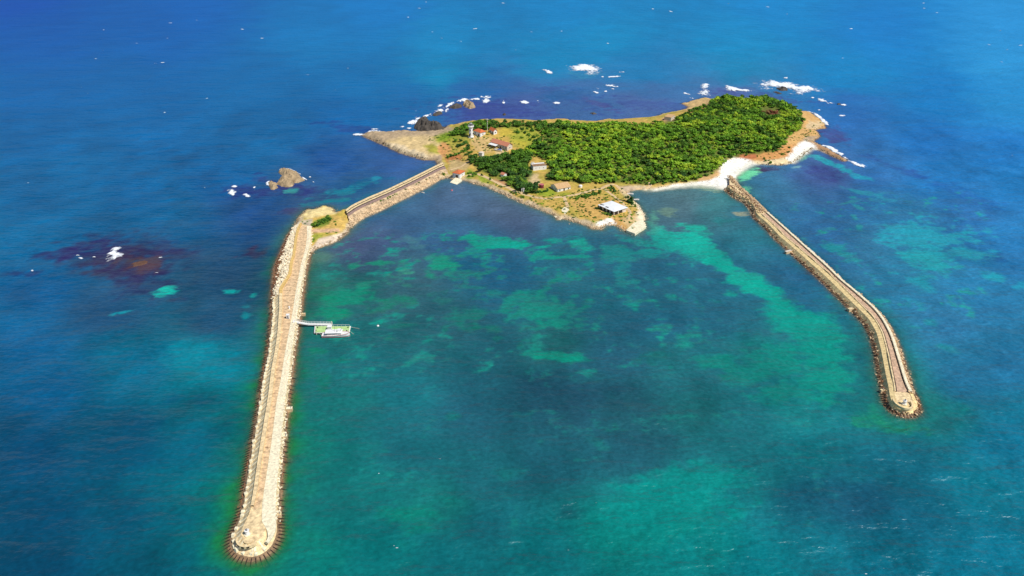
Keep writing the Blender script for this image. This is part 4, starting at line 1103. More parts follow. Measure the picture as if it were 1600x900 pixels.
# --- east breakwater
def east_breakwater():
    W = WR; n = normals(W); M_ = len(W)
    px, py = to_px(W[:, 0], W[:, 1], 0)
    t, i0, i1 = outline_param(W, (1381, 626), (1434, 627))
    loc = (float(gp(1410, 628)[0]), float(gp(1410, 628)[1]), 0.0)
    root = empty('breakwater', loc)
    tag(root, 'curved tan breakwater running from the white beach to a small round end', 'breakwater')
    kL = np.interp(py, [300, 340, 440, 520, 620], [0.8, 1.0, 1.25, 1.1, 1.0])
    crest = blend3(py, 3.6 * kL, 3.0, 3.2, t)
    wet_in = blend3(py, 0.7, 0.8, 0.9, t)
    zc = blend3(py, 2.5, 2.4, 2.5, t); zw = blend3(py, 0.5, 0.5, 0.7, t)
    wob = (fbm(W[:, 0] / 2.0, W[:, 1] / 2.0, 95, 3) - 0.5)
    v, f = loft([ring(W, n, -6.5, -2.9), ring(W, n, -3.0 + wob, -1.2), ring(W, n, -1.2 + wob, -0.38), ring(W, n, 0 + wob, 0.08), ring(W, n, wet_in + wob * .6, zw)])
    link('toe', np_mesh('toe', v - np.array(loc), f, M['apron']), root)
    v, f = loft([ring(W, n, wet_in + wob * .6, zw), ring(W, n, wet_in * .62 + crest * .38, zw * .2 + zc * .8), ring(W, n, crest, zc)])
    link('slope', np_mesh('slope', v - np.array(loc), f, M['golden']), root)
    C = ring(W, n, crest, zc); half = M_ // 2
    v, f = loft([C[:half], C[::-1][:half]]); v[:, 2] = 2.3
    link('deck', np_mesh('deck', v - np.array(loc), f, M['concrete']), root)
    k0 = int(np.argmin(np.abs(py[:i0] - 340)))
    A, B = [], []
    Rr = W[::-1]; nr = n[::-1]; cr = crest[::-1]
    for i in range(k0, i0 - 2):
        j = int(np.argmin(np.linalg.norm(Rr[: M_ - i1 + 4] - W[i], axis=1)))
        A.append(W[i] + n[i] * (crest[i] + .5)); B.append(Rr[j] + nr[j] * (cr[j] + 0.15))
    A = smooth(np.array(A), 8); B = smooth(np.array(B), 8)
    zz = np.full(len(A), 2.36)
    strip('roadway', np.column_stack([A, zz]), np.column_stack([B, zz]), M['pink_road'], root, loc)
    # low walls on both sides of the roadway
    dA = (B - A); dA /= np.linalg.norm(dA, axis=1)[:, None]
    hz = np.full(len(A), 2.95)
    brk = 0.25 * (fbm(A[:, 0] / 5, A[:, 1] / 5, 97, 2) > 0.5)
    strip('low_wall', np.column_stack([A - dA * .55, hz - brk]), np.column_stack([A - dA * .05, hz - brk]), M['concrete'], root, loc, 0.9)
    strip('parapet', np.column_stack([B + dA * .1, hz + .05]), np.column_stack([B + dA * 1.1, hz + .05]), M['white_concrete'], root, loc, 1.2)
    strip('dark_band', np.column_stack([A + dA * .0, zz + .03]), np.column_stack([A + dA * .42, zz + .03]), M['dark_band'], root, loc)  # dark strips along the foot of both walls
    strip('dark_band', np.column_stack([B - dA * .32, zz + .03]), np.column_stack([B + dA * .05, zz + .03]), M['dark_band'], root, loc)
    mb = MB(); near = 0
    for i in range(k0, i1 + 10):
        hd = i0 - 4 <= i <= i1 + 4
        if py[i] < 400: continue
        ln = (2.8 if hd else 1.2) * random.uniform(0.7, 1.2)
        p = W[i] - n[i] * ln; q = W[i] + n[i] * (0.8 if hd else (crest[i] * random.uniform(.3, .8) if i % 3 == 0 else .5))
        zq = 0.7 if hd or i % 3 else 1.5
        b = beam_quad((*(p - np.array(loc[:2])), -0.34 * ln + .1), (*(q - np.array(loc[:2])), zq), 0.14, 0.16)
        if i0 - 30 <= i and near < 96:
            MB().add(*b).build('apron_joint', M['wet_stone'], root); near += 1
        else:
            mb.add(*b)
    o = mb.build('apron_joint', M['wet_stone'], root); o['kind'] = 'stuff'
    cx, cy = gp(1410, 630, 2.4)
    arc = np.array([(cx + 2.7 * math.cos(math.radians(150 + k * 9)), cy + 3.4 * math.sin(math.radians(150 + k * 9))) for k in range(25)])
    out = np.array([[cx, cy]]) + (arc - [cx, cy]) * 1.16
    zz = np.full(len(arc), 3.1)
    strip('curved_wall', np.column_stack([out, zz]), np.column_stack([arc, zz]), M['concrete'], root, loc, 0.85)
    return root, (W, n, py, crest, zc, i0, i1)


eb_root, EBG = east_breakwater()
W, n, py, crest, zc, i0, i1 = EBG
pts, sz, pts2, sz2 = [], [], [], []
for i in range(0, len(W)):
    left = i < i0
    root_zone = py[i] < 338
    for _ in range(14 if root_zone else (3 if left else 5)):
        d = random.uniform(-1.4, crest[i] * 1.5 if root_zone else 1.1); p = W[i] + n[i] * d
        q = (p[0] + random.uniform(-.5, .5), p[1] + random.uniform(-.5, .5), 0.36 * d if d < 0 else min(2.6, 0.2 + 1.1 * d))
        (pts2 if random.random() < (0.5 if not root_zone else 0.4) else pts).append(q)
    if not left and i > i1:
        for _ in range(6):
            d = random.uniform(1.0, 3.0); p = W[i] + n[i] * d
            pts.append((p[0] + random.uniform(-.5, .5), p[1] + random.uniform(-.5, .5), min(2.7, 1.0 + 0.7 * d)))
sz = np.random.default_rng(3).uniform(0.22, 0.55, len(pts)); sz2 = np.random.default_rng(4).uniform(0.22, 0.5, len(pts2))
rubble('armour_rubble', pts, sz, M['armour'], 'tan stones along the curved breakwater by the white beach', seed=5)
rubble('weedy_rubble', pts2, sz2, M['brown_armour'], 'brown weedy stones along the waterline of the curved breakwater', seed=6)


# --- causeway between the headland and the island
def causeway():
    A = smooth(resample(gpoly(CAUSE_N), 1.2), 3); B0 = resample(gpoly(CAUSE_S), 0.8)
    m = len(A)
    tt = np.linspace(0, 1, m)
    s = np.linspace(0, 1, len(B0))
    B = np.stack([np.interp(tt, s, B0[:, k]) for k in (0, 1)], 1); B = smooth(B, 3)
    d = B - A
    loc = (float(A[m // 2, 0]), float(A[m // 2, 1]), 0.0)
    root = empty('causeway', loc)
    tag(root, 'straight stone causeway with a double track linking the island and the headland', 'causeway')
    def line(fr, z):
        return np.column_stack([A + d * fr, np.full(m, z)])
    prof = [(-0.30, -2.6), (-0.10, -0.5), (0.0, 0.1), (0.10, 1.6), (0.14, 2.2)]
    v, f = loft([line(*p) for p in prof]); link('slope', np_mesh('slope', v - np.array(loc), f, M['wet_stone']), root)
    prof = [(0.14, 2.2), (0.15, 2.55), (0.62, 2.3), (0.80, 1.5), (1.0, 0.1), (1.12, -0.6), (1.4, -2.6)]
    v, f = loft([line(*p) for p in prof]); link('core', np_mesh('core', v - np.array(loc), f, M['armour']), root)
    strip('sea_wall', line(0.15, 3.1), line(0.25, 3.1), M['concrete'], root, loc, 0.8)
    strip('wall_foot', line(0.253, 2.70), line(0.298, 2.70), M['dark_band'], root, loc, 0.3)
    strip('walkway', line(0.30, 2.75), line(0.385, 2.75), M['concrete'], root, loc, 0.4)
    strip('walkway_edge', line(0.387, 2.68), line(0.43, 2.68), M['dark_band'], root, loc, 0.3)
    strip('roadway', line(0.435, 2.62), line(0.58, 2.58), M['track'], root, loc, 0.35)
    pn, sn, ps, ss = [], [], [], []
    for i in range(m):
        for _ in range(5):
            fr = random.uniform(-0.06, 0.14); p = A[i] + d[i] * fr
            pn.append((p[0] + random.uniform(-.5, .5), p[1] + random.uniform(-.5, .5), max(-.3, 0.1 + 14 * fr))); sn.append(random.uniform(.25, .5))
        for _ in range(9):
            fr = random.uniform(0.72, 1.05); p = A[i] + d[i] * fr
            ps.append((p[0] + random.uniform(-.5, .5), p[1] + random.uniform(-.5, .5), max(-.2, 1.9 * (1.05 - fr) / 0.3))); ss.append(random.uniform(.25, .6))
    rubble('weedy_rubble', pn, sn, M['brown_armour'], 'brown stones along the seaward foot of the causeway', seed=8)
    rubble('armour_rubble', ps, ss, M['armour'], 'pale tumbled stones along the harbour side of the causeway', seed=9)
    return A, d


CA, CD = causeway()

# ------------------------------------------------------------------ buildings
def frame_of(A, B, depth=None, C=None):
    """footprint from ground pixels: A-B is the front edge, the house lies behind it (towards C or depth metres to its left-hand side)"""
    a = np.array(on_ground(*A)); b = np.array(on_ground(*B))
    ux = (b - a)[:2]; L = float(np.linalg.norm(ux)); ux /= L
    nrm = np.array([-ux[1], ux[0]])
    if C is not None:
        c = np.array(on_ground(*C)); w_ = float(np.dot((c - b)[:2], nrm))
    else:
        w_ = depth
    mid = (a[:2] + b[:2]) / 2 + nrm * w_ / 2
    z = min(a[2], b[2], float(ground_z(np.array([mid[0]]), np.array([mid[1]]))[0])) - 0.15
    return (float(mid[0]), float(mid[1]), z), math.atan2(ux[1], ux[0]), L, abs(w_)


def window(parent, c, s, axis, frame_mat='white'):
    """a window with its pane: axis is the wall's outward direction, 'x' or 'y', with sign"""
    sx, sy = (0.10, s[0]) if axis[-1] == 'x' else (s[0], 0.10)
    sg = -1 if axis[0] == '-' else 1
    f = MB()
    t = 0.12
    ex, ey = (1, 0) if axis[-1] == 'x' else (0, 1)
    px_, py_ = (0, 1) if axis[-1] == 'x' else (1, 0)
    for k in (-1, 1):
        f.box((c[0] + px_ * k * (s[0] / 2 - t / 2), c[1] + py_ * k * (s[0] / 2 - t / 2), c[2]), (sx if axis[-1] == 'x' else t, t if axis[-1] == 'x' else sy, s[1]))
        f.box((c[0], c[1], c[2] + k * (s[1] / 2 - t / 2)), (sx if axis[-1] == 'x' else s[0] - 2 * t, s[0] - 2 * t if axis[-1] == 'x' else sy, t))
    w_ = f.build('window', M[frame_mat], parent)
    p = MB(); p.box((c[0], c[1], c[2]), (0.05 if axis[-1] == 'x' else s[0] - 2 * t, s[0] - 2 * t if axis[-1] == 'x' else 0.05, s[1] - 2 * t))
    p.build('pane', M['glass'], w_)
    return w_


def door(parent, c, s, axis, mat='wood'):
    d = MB().box(c, (0.1 if axis[-1] == 'x' else s[0], s[0] if axis[-1] == 'x' else 0.1, s[1])).build('door', M[mat], parent)
    o = 0.09 * (-1 if axis[0] == '-' else 1)
    h = MB().box((c[0] + (o if axis[-1] == 'x' else s[0] * .35), c[1] + (s[0] * .35 if axis[-1] == 'x' else o), c[2]), (0.08, 0.08, 0.16)).build('handle', M['grey'], d)
    return d


def house(name, label, cat, fr, wall_h, roof, rise, wall_mat, roof_mat, over=0.35, chimney=None, wins=True, ridge='x'):
    loc, rz, L, Wd = fr
    root = empty(name, loc, rz)
    tag(root, label, cat)
    hx, hy = L / 2, Wd / 2
    wl = MB(); wl.prism([(-hx, -hy), (hx, -hy), (hx, hy), (-hx, hy)], -1.2, wall_h)
    if roof == 'gable':
        if ridge == 'x':
            for sx in (-1, 1):
                wl.add([(sx * hx, -hy, wall_h), (sx * hx, hy, wall_h), (sx * hx, 0, wall_h + rise - .08), (sx * (hx - .2), -hy, wall_h), (sx * (hx - .2), hy, wall_h), (sx * (hx - .2), 0, wall_h + rise - .08)],
                       [(0, 1, 2) if sx > 0 else (2, 1, 0), (5, 4, 3) if sx > 0 else (3, 4, 5), (0, 2, 5, 3), (1, 4, 5, 2)])
        else:
            for sy in (-1, 1):
                wl.add([(-hx, sy * hy, wall_h), (hx, sy * hy, wall_h), (0, sy * hy, wall_h + rise - .08), (-hx, sy * (hy - .2), wall_h), (hx, sy * (hy - .2), wall_h), (0, sy * (hy - .2), wall_h + rise - .08)],
                       [(0, 1, 2) if sy < 0 else (2, 1, 0), (5, 4, 3) if sy < 0 else (3, 4, 5), (0, 2, 5, 3), (1, 4, 5, 2)])
    wl.build('wall', M[wall_mat], root)
    rf = MB(); ox, oy, t = hx + over, hy + over, 0.16
    z0 = wall_h + 0.01
    if roof == 'hip':
        r = min(ox, oy)
        if L >= Wd: rdg = [(-(ox - r * .9), 0), (ox - r * .9, 0)]
        else: rdg = [(0, -(oy - r * .9)), (0, oy - r * .9)]
        b = [(-ox, -oy), (ox, -oy), (ox, oy), (-ox, oy)]
        vs = [(x, y, z0) for x, y in b] + [(x, y, z0 + t) for x, y in b] + [(x, y, z0 + t + rise) for x, y in rdg]
        fs = [(3, 2, 1, 0), (0, 1, 5, 4), (1, 2, 6, 5), (2, 3, 7, 6), (3, 0, 4, 7)]
        fs += [(4, 5, 9, 8), (5, 6, 9), (6, 7, 8, 9), (7, 4, 8)] if L >= Wd else [(4, 5, 8), (5, 6, 9, 8), (6, 7, 9), (7, 4, 8, 9)]
        rf.add(vs, fs)
    elif roof == 'gable':
        if ridge == 'x':
            for sy in (-1, 1):
                P = [(-ox, sy * oy, z0 - over * rise / hy), (ox, sy * oy, z0 - over * rise / hy), (ox, 0, z0 + rise), (-ox, 0, z0 + rise)]
                rf.add(P + [(x, y, z + t) for x, y, z in P], [(0, 1, 2, 3), (7, 6, 5, 4), (0, 4, 5, 1), (1, 5, 6, 2), (2, 6, 7, 3), (3, 7, 4, 0)])
        else:
            for sx in (-1, 1):
                P = [(sx * ox, -oy, z0 - over * rise / hx), (sx * ox, oy, z0 - over * rise / hx), (0, oy, z0 + rise), (0, -oy, z0 + rise)]
                rf.add(P + [(x, y, z + t) for x, y, z in P], [(0, 1, 2, 3), (7, 6, 5, 4), (0, 4, 5, 1), (1, 5, 6, 2), (2, 6, 7, 3), (3, 7, 4, 0)])
    else:   # shed: highest at the back
        P = [(-ox, -oy, z0), (ox, -oy, z0), (ox, oy, z0 + rise), (-ox, oy, z0 + rise)]
        rf.add(P + [(x, y, z + t) for x, y, z in P], [(3, 2, 1, 0), (4, 5, 6, 7), (0, 1, 5, 4), (1, 2, 6, 5), (2, 3, 7, 6), (3, 0, 4, 7)])
    ro = rf.build('roof', M[roof_mat], root)
    for cx, cy, cz, ch in (chimney or []):
        MB().box((cx, cy, cz + ch / 2), (0.6, 0.6, ch)).build('chimney', M['white'], ro)
    if wins:
        nx = max(2, int(L / 2.6))
        for k in range(nx):
            x = -hx + (k + .5) * L / nx
            if k == nx // 2: door(root, (x, -hy - .03, 1.05), (1.0, 2.1), '-y')
            else: window(root, (x, -hy - .03, wall_h * .56), (1.0, 1.1), '-y')
        ny = max(1, int(Wd / 3.2))
        for k in range(ny):
            y = -hy + (k + .5) * Wd / ny
            window(root, (hx + .03, y, wall_h * .56), (1.0, 1.1), 'x'); window(root, (-hx - .03, y, wall_h * .56), (1.0, 1.1), '-x')
    return root


# keeper's house: long front in the shade, end wall in the sun
house('keeper_house', 'white house with an orange hipped roof right beside the white lighthouse', 'house', frame_of((740.5, 209.5), (750.5, 214.6), C=(763, 212.6)), 3.3, 'hip', 1.5, 'white', 'tile', 0.45)
house('house', 'small white house with an orange roof behind the house next to the lighthouse', 'house', frame_of((765, 206), (771.5, 211.2), C=(777.5, 210.2)), 3.0, 'gable', 1.3, 'white', 'tile', 0.4)
lh = house('long_house', 'long house with a salmon tiled roof and an open shaded front below the lighthouse', 'house', frame_of((767.5, 226), (792.5, 236.6), C=(802.5, 233)), 3.6, 'gable', 1.7, 'cream', 'pink_tile', 0.5)
house('hut', 'tiny white hut with a pale roof among dark trees below the lighthouse', 'hut', frame_of((748.0, 243.6), (753.2, 245.2), C=(757, 243.2)), 2.6, 'hip', 0.7, 'white', 'cream', 0.25, wins=False)
bh = house('boathouse', 'white boathouse with an orange roof on the shore at the end of the causeway', 'boathouse', frame_of((707.5, 278.0), (718.2, 280.0), C=(727.5, 273.8)), 3.4, 'hip', 1.1, 'white', 'tile', 0.4, wins=False)
wh = house('bungalow', 'long low white building with a brown roof and two small chimneys among trees', 'house', frame_of((833, 267.0), (853.8, 264.6), depth=6.5), 3.1, 'shed', -0.25, 'white', 'brown_roof', 0.1,
           chimney=[(-3.9, 1.9, 2.9, 1.5), (-2.6, 2.1, 2.9, 1.3)], wins=False)
house('cottage', 'white cottage with a tan gable roof beside the track on the south shore', 'house', frame_of((871.3, 300.6), (891.5, 295.6), depth=8.5), 2.3, 'gable', 1.6, 'white', 'tan_tile', 0.35)
big = house('storehouse', 'large low building with a bright white roof on the southern point', 'building', frame_of((936, 326.5), (959, 337.2), C=(977, 330.6)), 2.7, 'hip', 0.5, 'cream', 'white_roof', 0.6, wins=False)
house('hut', 'tiny pink roofed hut half hidden by trees above the shore track', 'hut', frame_of((782.2, 276.2), (786.8, 277.6), depth=3.0), 2.0, 'gable', 0.8, 'white', 'pink_tile', 0.25, wins=False)
house('ruin', 'small ruined house with a tan roof by the far north shore beyond the wood', 'ruin', frame_of((1037.5, 188.2), (1048, 189.4), depth=7.0), 3.0, 'shed', 0.5, 'cream', 'tan_tile', 0.1, wins=False)
# boathouse openings
def lwh(o):
    xs = [c for c in o.children if c.name.startswith('wall')][0]
    b = np.array(xs.bound_box); return (b[:, 0].max() - b[:, 0].min()) / 2, (b[:, 1].max() - b[:, 1].min()) / 2
hx, hy = lwh(bh)
door(bh, (0.6, -hy - .03, 1.2), (1.9, 2.4), '-y')
window(bh, (-1.7, -hy - .03, 2.0), (0.9, 0.9), '-y'); window(bh, (hx + .03, 0, 2.0), (0.9, 0.9), 'x')
hx, hy = lwh(wh)
for k in range(3): window(wh, (-hx + 2.0 + k * (2 * hx - 4.0) / 2, -hy - .03, 1.9), (0.6, 0.7), '-y')
hx, hy = lwh(big)
for k in range(4): MB().box((-hx + 1.6 + k * (2 * hx - 3.2) / 3, -hy - .04, 1.3), (1.7, 0.1, 1.9)).build('dark_panel', M['dark_band'], big)  # dark panels on the front and one end wall
for k in range(2): MB().box((hx + .04, -hy + 1.8 + k * 3.4, 1.3), (0.1, 2.6, 1.8)).build('dark_panel', M['dark_band'], big)
for x, y, sx, sy, rz in ((-hx + 1.2, -hy + 1.2, 2.6, 1.0, .3), (-hx + 2.6, 0.4, 3.4, 0.6, 1.2), (-0.6, -hy + 0.9, 2.0, 1.0, .2)):
    MB().box((x, y, 3.02), (sx, sy, 0.16), rz).build('roof_gap', M['dark_band'], big)
# white awning and posts before the long house
hx, hy = lwh(lh)
aw = MB(); aw.add([(-hx + .2, -hy - 3.2, 2.5), (-hx + 7.5, -hy - 3.2, 2.5), (-hx + 7.5, -hy - .1, 3.0), (-hx + .2, -hy - .1, 3.0), (-hx + .2, -hy - 3.2, 2.6), (-hx + 7.5, -hy - 3.2, 2.6), (-hx + 7.5, -hy - .1, 3.1), (-hx + .2, -hy - .1, 3.1)],
                  [(3, 2, 1, 0), (4, 5, 6, 7), (0, 1, 5, 4), (1, 2, 6, 5), (2, 3, 7, 6), (3, 0, 4, 7)])
aw.build('awning', M['white'], lh)
for k in range(3): MB().box((-hx + .4 + k * 3.4, -hy - 3.05, 1.0), (0.14, 0.14, 3.0)).build('post', M['grey'], lh)

# lighthouse
def lighthouse():
    x, y, z = on_ground(736.3, 214.6)
    root = empty('lighthouse', (x, y, z))
    tag(root, 'white lighthouse tower with a gallery and lantern on the western hill', 'lighthouse')
    MB().lathe([(2.0, -1), (2.0, 0.6), (1.75, 0.7)], 8).build('base', M['white'], root)
    MB().lathe([(1.62, 0.69), (1.38, 6.9)], 8).build('tower', M['white'], root)
    g = MB().lathe([(1.4, 6.88), (2.15, 7.5), (2.15, 7.75)], 12).build('gallery', M['white'], root)
    r = MB()
    for k in range(12):
        a = 2 * math.pi * k / 12
        r.bar((2.05 * math.cos(a), 2.05 * math.sin(a), 7.7), (2.05 * math.cos(a), 2.05 * math.sin(a), 8.7), .06)
        b = 2 * math.pi * (k + 1) / 12
        for h in (8.2, 8.7): r.bar((2.05 * math.cos(a), 2.05 * math.sin(a), h), (2.05 * math.cos(b), 2.05 * math.sin(b), h), .06)
    r.build('railing', M['white'], g)
    MB().lathe([(1.15, 7.74), (1.15, 8.3)], 10).build('lantern_wall', M['white'], root)
    MB().lathe([(1.0, 8.29), (1.0, 9.5)], 10).build('lantern', M['glass'], root)
    MB().lathe([(1.3, 9.49), (0.9, 10.0), (0.15, 10.5), (0.08, 11.4)], 10).build('dome', M['grey'], root)
    for h in (2.6, 5.2):
        for a in (-1.9, -0.4): 
            MB().box((1.56 * math.cos(a), 1.56 * math.sin(a), h), (0.3, 0.6, 0.9), a).build('window', M['glass'], root)
    MB().box((1.7 * math.cos(-2.2), 1.7 * math.sin(-2.2), 1.5), (0.4, 0.9, 1.9), -2.2).build('door', M['wood'], root)


lighthouse()


def mast():
    x, y, z = on_ground(761.6, 204)
    root = empty('mast', (x, y, z))
    tag(root, 'thin pale mast rising above the dark trees behind the houses', 'mast')
    MB().lathe([(0.22, -.5), (0.22, .4), (0.12, .45), (0.10, 8.6)], 6).build('pole', M['white'], root)
    for h, l in ((7.8, 1.2), (8.4, 0.8)): MB().bar((-l, 0, h), (l, 0, h), .08).build('aerial', M['white'], root)


mast()


def tank(name, label, px, py, r, h, body, lid):
    x, y, z = on_ground(px, py)
    root = empty(name, (x, y, z)); tag(root, label, 'tank')
    MB().lathe([(r, -.5), (r, h)], 16).build('body', M[body], root)
    MB().lathe([(r + .08, h - .12), (r + .08, h + .02), (r * .9, h + .22), (r * .2, h + .38)], 16).build('lid', M[lid], root)
    MB().lathe([(r + .05, h * .45), (r + .05, h * .5)], 16).build('band', M[lid], root)


tank('water_tank', 'round dark red tank with a faded pink top by the track', 846, 293.5, 1.45, 2.2, 'dark_red', 'pale_red')
tank('water_tank', 'small white water tank in the grass east of the tan roofed cottage', 907, 292.8, 1.05, 1.2, 'white', 'white')


def gate_pillars():
    for k, (px, py) in enumerate(((815.6, 299.6), (818.4, 300.2))):
        x, y, z = on_ground(px, py)
        root = empty('gate_pillar', (x, y, z))
        tag(root, 'white gate pillar beside the shore track at the edge of the trees', 'pillar', 'white gate pillars by the track')
        MB().box((0, 0, 1.0), (0.7, 0.7, 2.6)).build('shaft', M['white'], root)
        MB().box((0, 0, 2.36), (0.95, 0.95, 0.18)).build('cap', M['cream'], root)


gate_pillars()


def slipway(name, label, pts, zs, cat='slipway', mat='white_concrete'):
    P = gpoly(pts)
    c = P.mean(0)
    mb = MB()
    q = [(p[0] - c[0], p[1] - c[1], z) for p, z in zip(P, zs)]
    k = len(q)
    mb.add([(x, y, z - 1.4) for x, y, z in q] + q, [tuple(range(k))[::-1], tuple(range(k, 2 * k))] + [(i, (i + 1) % k, k + (i + 1) % k, k + i) for i in range(k)])
    o = mb.build(name, M[mat]); o.location = (c[0], c[1], 0)
    tag(o, label, cat)
    return o


slipway('slipway', 'pale concrete slipway sloping into the bay below the tan roofed cottage', [(866, 338.5), (875, 344), (889, 332), (882, 328)], [0.1, 0.1, 2.0, 2.0])
slipway('quay', 'square pale concrete quay at the tip of the southern point', [(978, 363), (992, 368.5), (1009, 357), (1004, 347), (990, 352)], [1.3, 1.3, 1.3, 1.5, 1.5], 'quay')
slipway('slipway', 'short stone slip in front of the boathouse door', [(703, 285.6), (714, 288.6), (722, 283), (712, 279.8)], [0.3, 0.1, 1.0, 1.2])

# small landings along the breakwaters
def landing(label, px, py, L, Wd, rz, z, mat='white_concrete'):
    x, y = gp(px, py, z)
    root = empty('landing', (float(x), float(y), 0), rz); tag(root, label, 'landing')
    MB().box((0, 0, z / 2 - .6), (L, Wd, z + 1.2)).build('body', M['armour'], root)
    MB().box((0, 0, z + .07), (L + .1, Wd + .1, 0.14)).build('top', M[mat], root)
    for k in (-1, 1): MB().lathe([(0.11, z + .12), (0.14, z + .5)], 8, (L / 2 - .4, k * Wd * .3, 0)).build('bollard', M['grey'], root)


landing('small square concrete landing midway along the harbour edge of the long breakwater', 452, 637.5, 2.0, 1.3, 0.1, 1.3)
landing('white concrete step a little below the square landing on the long breakwater', 445, 680.5, 1.5, 1.0, 0.1, 1.5)
landing('dark edged landing near the round head of the long breakwater', 434.5, 803, 1.7, 1.0, 0.1, 1.2, 'concrete')
landing('narrow tan landing on the long breakwater above the footbridge', 474, 490, 1.6, 0.8, 0.0, 1.0, 'concrete')
landing('grey landing jutting from the inner side of the curved breakwater halfway along', 1232, 392, 4.0, 1.2, 0.5, 1.3, 'cream')
landing('pale landing on the inner side where the curved breakwater bends', 1329, 482, 2.4, 1.2, 0.4, 1.3, 'concrete')
landing('tiny landing just before the round end of the curved breakwater', 1379, 609, 1.4, 0.8, 0.2, 1.2, 'concrete')


def beacon(label, px, py, z, h, r):
    x, y = gp(px, py, z)
    root = empty('beacon', (float(x), float(y), z)); tag(root, label, 'beacon')
    MB().lathe([(r * 1.5, -.3), (r * 1.5, .35), (r * 1.1, .4)], 10).build('base', M['white_concrete'], root)
    MB().lathe([(r, .39), (r * .75, h)], 10).build('tower', M['white'], root)
    MB().lathe([(r * 1.1, h - .01), (r * 1.1, h + .12)], 10).build('gallery', M['white'], root)
    MB().lathe([(r * .4, h + .11), (r * .45, h + .6), (r * .1, h + .85)], 8).build('lamp', M['grey'], root)


beacon('small white light beacon on the round head of the long breakwater', 387, 836, 2.7, 1.7, 0.62)
beacon('small white light beacon on the round end of the curved breakwater', 1412.5, 632, 2.3, 1.6, 0.62)


def kiosk():
    x, y = gp(450.5, 497.5, 2.76)
    root = empty('kiosk', (float(x), float(y), 2.76), 0.1); tag(root, 'small white kiosk on the roadway by the footbridge to the pontoon', 'kiosk')
    MB().box((0, 0, 0.9), (1.15, 1.15, 1.8)).build('wall', M['white'], root)
    MB().box((0, 0, 1.88), (1.4, 1.4, 0.14)).build('roof', M['white'], root)
    door(root, (0, -.6, 0.85), (0.6, 1.6), '-y', 'grey')
    x, y = gp(452.2, 482.5, 2.76)
    root = empty('bollard', (float(x), float(y), 2.76)); tag(root, 'short white bollard on the roadway a little above the white kiosk', 'bollard')
    MB().lathe([(0.3, 0), (0.25, .9)], 10).build('shaft', M['white'], root)
    MB().lathe([(0.36, .89), (0.36, 1.05), (.2, 1.2)], 10).build('cap', M['white'], root)


kiosk()

# ------------------------------------------------------------------ boats, pontoon, buoys
def hull_mesh(L, B, H, sheer=0.25, stern=0.85, n=14):
    """an open-topped hull shell with thickness; bow at +x, waterline at z=0"""
    mb = MB()
    sec = []
    for i in range(n + 1):
        u = i / n
        w_ = B / 2 * (stern + (1 - stern) * min(1, u * 3)) if u < 0.45 else B / 2 * math.sqrt(max(0.0, 1 - ((u - 0.45) / 0.55) ** 2.3))
        w_ = max(w_, 0.02)
        top = H + sheer * (u ** 2) * H * 2
        x = -L / 2 + u * L
        sec.append([(x, -w_, top), (x + 0.02 * L * u, -w_ * .86, H * .3), (x, -w_ * .5, -H * .35), (x, 0, -H * .5), (x, w_ * .5, -H * .35), (x + 0.02 * L * u, w_ * .86, H * .3), (x, w_, top)])
    return mb, sec


